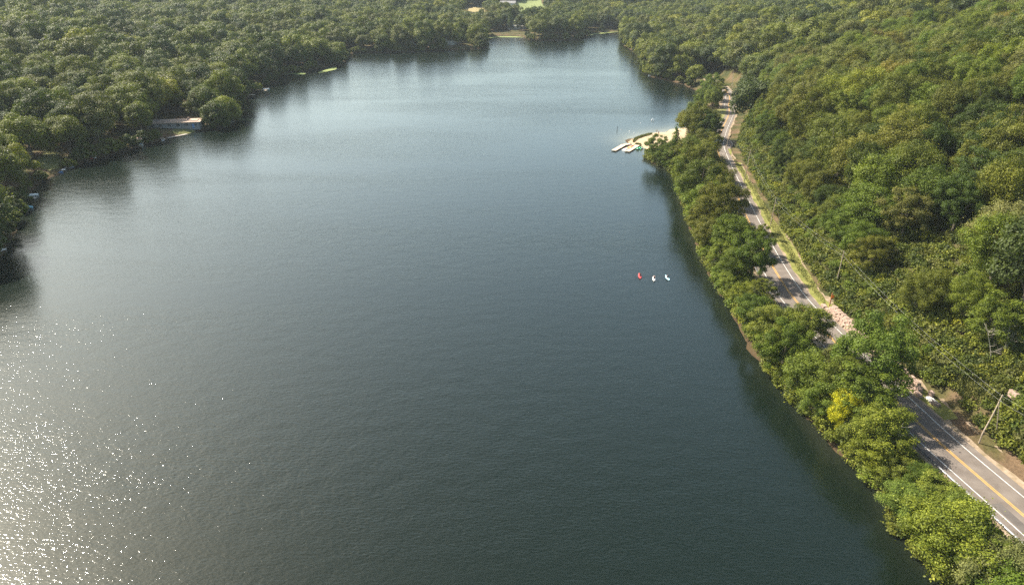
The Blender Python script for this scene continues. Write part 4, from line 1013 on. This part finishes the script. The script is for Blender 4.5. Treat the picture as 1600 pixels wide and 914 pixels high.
def buoy(px, py, label, h=.5, r_=.3, tilt=0):
    q = G(px, py, .2); mb = MB(); mb.loft([[Vector((w_ * math.cos(a) + tilt * z, w_ * math.sin(a), z)) for a in [2 * math.pi * j / 10 for j in range(10)]] for z, w_ in ((-.2, r_ * .7), (0, r_), (h * .4, r_ * .9), (h, r_ * .35), (h + .05, .04))])
    b = mb.build('buoy', M['whiteplastic'], None, True); b.location = (q[0], q[1], 0); tag(b, label, 'buoy', 'white buoys round the swimming area')
buoy(1018, 188, 'tall white buoy, left one of the leaning pair off the beach', 1.2, .24, .35); buoy(1022.3, 188.6, 'tall white buoy, right one of the leaning pair off the beach', 1.1, .22, -.35)
for x, y, l in [(970.5, 202.5, 'small white buoy just right of the dark marker post'), (983.5, 205, 'small white buoy midway between post and sand tip'), (991, 207.4, 'small white buoy closest to the grassy sand tip'), (1001, 192, 'small white buoy left of the leaning pair')]: buoy(x, y, l, .3, .22)
q = G(964.3, 203.5, 0); mk = MB().tube([(0, 0, -2), (0, 0, 1.9)], .13, 7).build('marker_post', M['dark']); mk.location = (q[0], q[1], 0); tag(mk, 'dark marker post standing in the water off the beach', 'post')
for (x, y, rz, sh_, w_, lab) in [(1025.8, 210.2, .4, M['greyc'], .2, 'person in grey standing at the waterline of the beach'), (1028.6, 213.4, 2.4, M['navy'], -.15, 'person in dark clothes standing on the sand')]:
    q = G(x, y, .3); person(lab, (q[0], q[1], Hs(*q) + .06), rz, 'standing', sh_, M['navy'], 'people on the beach', w_)
# grass fringe on the beach
def grass_patch(name, pts, n, hgt, label, pz=.3, seed=1):
    P = chaikin([GT(*p) if pz is None else G(*p, pz) for p in pts], 2, True); r = np.random.RandomState(seed); mn, mx_ = P.min(0), P.max(0); Q = r.uniform(mn, mx_, (n * 3, 2)); Q = Q[inside(Q, P)][:n]
    Z = H(Q[:, 0], Q[:, 1]); a = r.rand(len(Q)) * 6.28; h_ = hgt * (.5 + r.rand(len(Q))); wv = (.09 + .06 * r.rand(len(Q))) * (2.2 if pz is None else 1); lx = r.normal(size=(len(Q), 2)) * .18
    V = np.stack([np.column_stack([Q[:, 0] - np.cos(a) * wv, Q[:, 1] - np.sin(a) * wv, Z - .02]), np.column_stack([Q[:, 0] + np.cos(a) * wv, Q[:, 1] + np.sin(a) * wv, Z - .02]), np.column_stack([Q + lx, Z + h_])], 1).reshape(-1, 3)
    me = fast_mesh(name, V, np.arange(len(V)).reshape(-1, 3), M['verge']); kind(link(name, me), 'stuff', label, 'grass')
grass_patch('beach_grass', [(988, 222), (991, 217), (1003, 213), (1018, 211), (1020, 213), (1005, 216), (996, 219), (990, 224)], 2600, .7, 'dark green grass fringe along the lake edge of the sand')
grass_patch('beach_grass', [(990, 227.5), (994, 224.8), (1001, 225.5), (1002, 228), (996, 228.4)], 900, .6, 'small tuft of grass at the foot of the docks', seed=2)
grass_patch('roadside_grass', [(1285, 478), (1215, 375), (1172, 290), (1142, 246), (1146, 244), (1180, 290), (1226, 375), (1296, 474)], 14000, .28, 'bright grass growing along the hill verge', 3., 3)
grass_patch('slope_grass', [(1440, 590), (1452, 560), (1490, 535), (1540, 540), (1590, 600), (1585, 640), (1540, 665), (1500, 640)], 16000, .55, 'tall yellow grass on the open slope above the stone wall', None, 4)

def rowboat(px, py, rz, mat, label, grp='small boats along the left shore', L_=4.2):
    q = G(px, py, .2); o = thing('rowboat', label, 'rowboat', (q[0], q[1], 0), rz, grp)
    def ring(f, k, z0):
        w_ = .75 * (1 - max(0, f) ** 2.2) * (1 if f > -.9 else .9) + .03; return [Vector((w_ * k * x, f * L_ / 2 * (1 if k == 1 else .96), z)) for x, z in ((-1, .5 + .12 * max(0, f)), (-.85, .1), (-.3, -.08), (.3, -.08), (.85, .1), (1, .5 + .12 * max(0, f)), (.88, .5 + .12 * max(0, f)), (.7, .18), (.25, .04), (-.25, .04), (-.7, .18), (-.88, .5 + .12 * max(0, f)))]
    MB().loft([ring(f, 1, 0) for f in (-1, -.6, -.2, .2, .5, .75, .92, 1.0)]).build('hull', mat, o)
    for y in (-.9, .2): MB().box((0, y, .34), (1.2, .25, .05)).build('thwart', M['deck'], o)
def pdock(px, py, dx, dy, w_, mat, label):
    a = G(px, py, .3); b = G(px + dx, py + dy, .3); plank_path('dock', [a, b], w_, .42, mat, label, 'small docks along the left shore')
for args in [(-14, 398, 20, -9, 2.0, M['palestone'], 'pale dock cut off by the picture edge on the left shore'), (16, 319, 26, 3, 1.4, M['wood'], 'dock beside the pale blue boat near the left edge'), (34, 309, 22, 1, 1.5, M['wood'], 'grey dock under the dark willow near the left edge'),
             (84, 268, 18, -3, 2.0, M['palestone'], 'grey dock below the lawn with two trunks'), (190, 232, 20, -7, 2.0, M['deck'], 'sunlit dock at the shaded shore left of the long roof'), (262, 216, 30, -6, 1.8, M['wood'], 'long dock below the lawn of the long roofed house'),
             (355, 193, 9, -3, 1.8, M['wood'], 'short dock at the wooded point past the long roof'), (385, 148, 12, 1, 1.8, M['deck'], 'dock left of the small white boat on the left shore'), (400, 141.5, 17, .2, 2.0, M['deck'], 'brown dock with the white motorboat beyond the wooded point'), (411, 129, 8, .2, 1.8, M['wood'], 'thin dock just before the green algae mats'),
             (524, 95, 12, .5, 1.6, M['wood'], 'grey dock beyond the algae mats'), (690, 75, 14, -1, 1.6, M['wood'], 'dock beneath the gabled houses on the far shore'), (724, 71.5, 14, .2, 2.2, M['deck'], 'dock carrying orange gear on the far wooded point'), (597, 79.6, 10, .3, 1.6, M['wood'], 'dock before the wide grey house on the far shore')]: pdock(*args)
for args in [(42, 324, -1.5, M['lightblue'], 'pale blue boat moored at the dock near the left edge'), (50, 305, -1.2, M['whiteplastic'], 'white boat under the dark willow near the left edge'), (90, 270, -1.4, M['bluehull'], 'blue boat just below the grey dock and lawn'), (107, 262, -1.2, M['greyc'], 'grey boat beside the grey dock below the lawn'),
             (137, 249, -1.5, M['red'], 'red boat drawn up at the shaded left shore'), (143, 247.5, -1.5, M['whiteplastic'], 'white boat right of the red boat on the left shore'), (254, 218, .6, M['whiteplastic'], 'white boat moored below the long roofed house'), (416, 139.5, -1.3, M['whiteplastic'], 'white motorboat at the brown dock beyond the point'),
             (359, 168, -1.3, M['lightblue'], 'pale boat in the shade of the wooded point'), (731, 72.6, 1.5, M['redorange'], 'orange boat at the far wooded point'), (735, 71, .3, M['redorange'], 'second orange boat standing behind the first at the far point'), (603, 80.5, .2, M['whiteplastic'], 'white boat in front of the wide grey far house'),
             (997, 73, 1.4, M['whiteplastic'], 'small white boat at the far right shore point'), (1017, 118.3, 1.5, M['whiteplastic'], 'white boat under the trees at the mouth of the cove')]: rowboat(*args)
# algae mats
def algae(pts, label): poly_sheet('algae', pts, .02, M['algae'], 'stuff', 3); o = S.collection.objects[-1]; o['label'] = label; o['category'] = 'algae'
algae([(434, 114), (437, 110.5), (450, 110), (462, 113), (478, 113.4), (478, 116.5), (466, 118), (455, 115.6), (440, 118)], 'bright green algae mat floating against the left shore')
algae([(496, 113.5), (505, 110.5), (512, 108.5), (520, 105), (526, 105.5), (526, 109), (516, 110.8), (508, 113), (500, 114.8)], 'second narrower algae mat farther along the left shore')
algae([(757, 59), (770, 56.5), (790, 56.6), (818, 57.5), (822, 59), (800, 59), (780, 58.6), (764, 60)], 'yellow green weed strip along the far shore')
algae([(914, 54.5), (925, 52), (945, 50), (968, 48.6), (972, 49.6), (950, 52), (928, 54.4), (916, 56)], 'weed strip at the very head of the lake')

# ------------------------------------------------------------------ houses
def house(px, py, z, L_, W_, hw, roof, wall, roofmat, label, rz=0., nwin=3, chim=True):
    q = GT(px, py); z = Hs(*q)
    o = thing('house', label, 'house', (q[0], q[1], z), rz, 'houses around the lake')
    MB().box((0, 0, hw / 2 - .5), (L_, W_, hw + 1)).build('wall', wall, o)
    mb = MB(); e = .5
    if roof > 0:
        V = [(-L_/2 - e, -W_/2 - e, hw), (L_/2 + e, -W_/2 - e, hw), (L_/2 + e, W_/2 + e, hw), (-L_/2 - e, W_/2 + e, hw), (-L_/2 - e, 0, hw + roof), (L_/2 + e, 0, hw + roof)]
        mb.add(V, [(0, 1, 5, 4), (2, 3, 4, 5), (0, 4, 3), (1, 2, 5), (3, 2, 1, 0)])
    else: mb.box((0, 0, hw + .15), (L_ + 1.4, W_ + 1.4, .3)); mb.box((L_ * .1, 0, hw + .42), (L_ * .7, W_ * .6, .24))
    rf = mb.build('roof', roofmat, o)
    if chim: MB().box((L_ * .25, W_ * .15, hw + max(roof, .8) * .8), (.9, .9, 1.8)).build('chimney', M['stone'], rf)
    for i in range(nwin):
        x = -L_ / 2 + L_ * (i + .5) / nwin; w_ = MB().box((x, -W_/2 - .02, hw * .55), (min(1.6, L_ / nwin * .6), .09, hw * .4)).build('window', M['glass'], o)
        MB().box((x, -W_/2 - .04, hw * .55 - hw * .2 - .08), (min(1.9, L_ / nwin * .7), .14, .12)).build('sill', M['wall'], w_)
    MB().box((L_ * .38, -W_/2 - .03, 1.05), (1.0, .08, 2.1)).build('door', M['bluehull'], o)
house(276, 199, 4, 25, 8, 2.8, 0, M['greywall'], M['tanroof'], 'long low house with a flat tan roof at the left shore', RAD(8), 6)
house(213, 226, 3, 6, 4, 2.2, 1.2, M['wall'], M['tanroof'], 'small boathouse with tan roof in the shaded left shore', RAD(20), 1, False)
house(609, 76, 2, 17, 9, 5, 3, M['greywall'], M['roof'], 'wide grey house with many windows on the far shore', 0, 5)
house(650, 76, 2, 14, 8, 4.5, 3, M['greywall'], M['roof'], 'dim grey house between trees on the far shore', RAD(10), 4)
house(705, 70, 3, 9, 8, 7, 3.5, M['wall'], M['roof'], 'tall pale gabled house on the far wooded point', RAD(75), 3)
house(514, 93, 3, 7, 6, 3, 2, M['wall'], M['tanroof'], 'small bright roofed cottage above the algae mats', RAD(-20), 2)
house(808, 46, 3, 22, 8, 3.5, 2, M['wall'], M['wall'], 'long white house behind the weed strip on the far shore', RAD(4), 5)
house(794, 10, 12, 22, 10, 4, 3, M['wall'], M['roof'], 'pale farmhouse beside the green field', RAD(-10), 4)
house(938, 14, 6, 34, 12, 5, 3, M['wall'], M['wall'], 'long white barn in the hazy valley', RAD(6), 4, False)
house(1060, 18, 6, 14, 9, 5, 3, M['wall'], M['wall'], 'small white building in the haze left of the ridge', RAD(6), 2, False)

# ------------------------------------------------------------------ vehicles by the beach
def car(px, py, rz, mat, label, tall=1.0):
    q = G(px, py, 3.6); o = thing('parked_car', label, 'car', (q[0], q[1], ZR + .01), rz, 'cars at the beach parking')
    prof = [(-2.3, .35), (-2.35, .85), (-2.2, 1.05), (-1.9, 1.55 * tall), (-1.5, 1.68 * tall), (.3, 1.68 * tall), (1.15, 1.12), (2.15, .95), (2.32, .70), (2.3, .35)]
    MB().loft([[Vector((x * (1 if z < 1.1 else .84), y, z)) for y, z in prof] for x in (-.92, -.86 * .0 - .90, .0, .90, .92)]).build('body', mat, o)
    MB().box((0, .78, 1.40 * (tall + .0) - .02), (1.36, .06, .62), 0, RAD(52)).build('windscreen', M['glass'], o)
    for s in (-1, 1): MB().box((s * .80, -.6, 1.34 * tall), (.10, 2.2, .42)).build('side_window', M['glass'], o); MB().box((s * .62, 2.27, .72), (.36, .1, .18)).build('headlight', M['lamp'], o)
    for s in (-1, 1):
        for y in (-1.45, 1.45):
            w_ = MB().tube([(s * .72, y, .34), (s * .96, y, .34)], .34, 14).build('wheel', M['dark'], o); MB().tube([(s * .955, y, .34), (s * .975, y, .34)], .2, 10).build('rim', M['steel'], w_)
car(1120.5, 220, RAD(186), M['carpaint'], 'silver blue van parked in tree shade by the beach', 1.15)
car(1110, 220.5, RAD(96), M['bluehull'], 'dark blue car half hidden under the beach trees')

# ------------------------------------------------------------------ fields and air
def far_drape(name, P, mat):
    P = np.array(P); c = P.mean(0); mn, mx_ = P.min(0), P.max(0); xs = np.arange(mn[0], mx_[0] + 6, 6.); ys = np.arange(mn[1], mx_[1] + 6, 6.)
    X, Y = np.meshgrid(xs, ys); Q = np.stack([X.ravel(), Y.ravel()], 1); ins = inside(Q, chaikin(P, 1, True)); m = len(xs)
    ii = (np.arange(len(ys) - 1)[:, None] * m + np.arange(m - 1)[None]).ravel(); F = np.stack([ii, ii + 1, ii + m + 1, ii + m], 1); F = F[ins[F].all(1)]
    if len(F): kind(link(name, fast_mesh(name, np.column_stack([Q, H(X.ravel(), Y.ravel()) + .6]), F, mat)), 'structure')
for a_, past in FPOLY: far_drape('pasture' if past else 'crop_field', a_.mean(0) + (a_ - a_.mean(0)) * np.array([1.7, 1.12]), M['pasture' if past else 'field'])
hb = MB().box((0, 1690, 53), (7600, 3700, 118)).build('haze', None); kind(hb, 'stuff')
hm = bpy.data.materials.new('haze'); hm.use_nodes = True; hn = hm.node_tree; hn.nodes.clear(); pv = hn.nodes.new('ShaderNodeVolumePrincipled'); hout = hn.nodes.new('ShaderNodeOutputMaterial')
pv.inputs['Color'].default_value = (.80, .90, 1.0, 1); pv.inputs['Density'].default_value = .00006; pv.inputs['Anisotropy'].default_value = .0
hn.links.new(pv.outputs[0], hout.inputs['Volume']); hb.data.materials.append(hm)
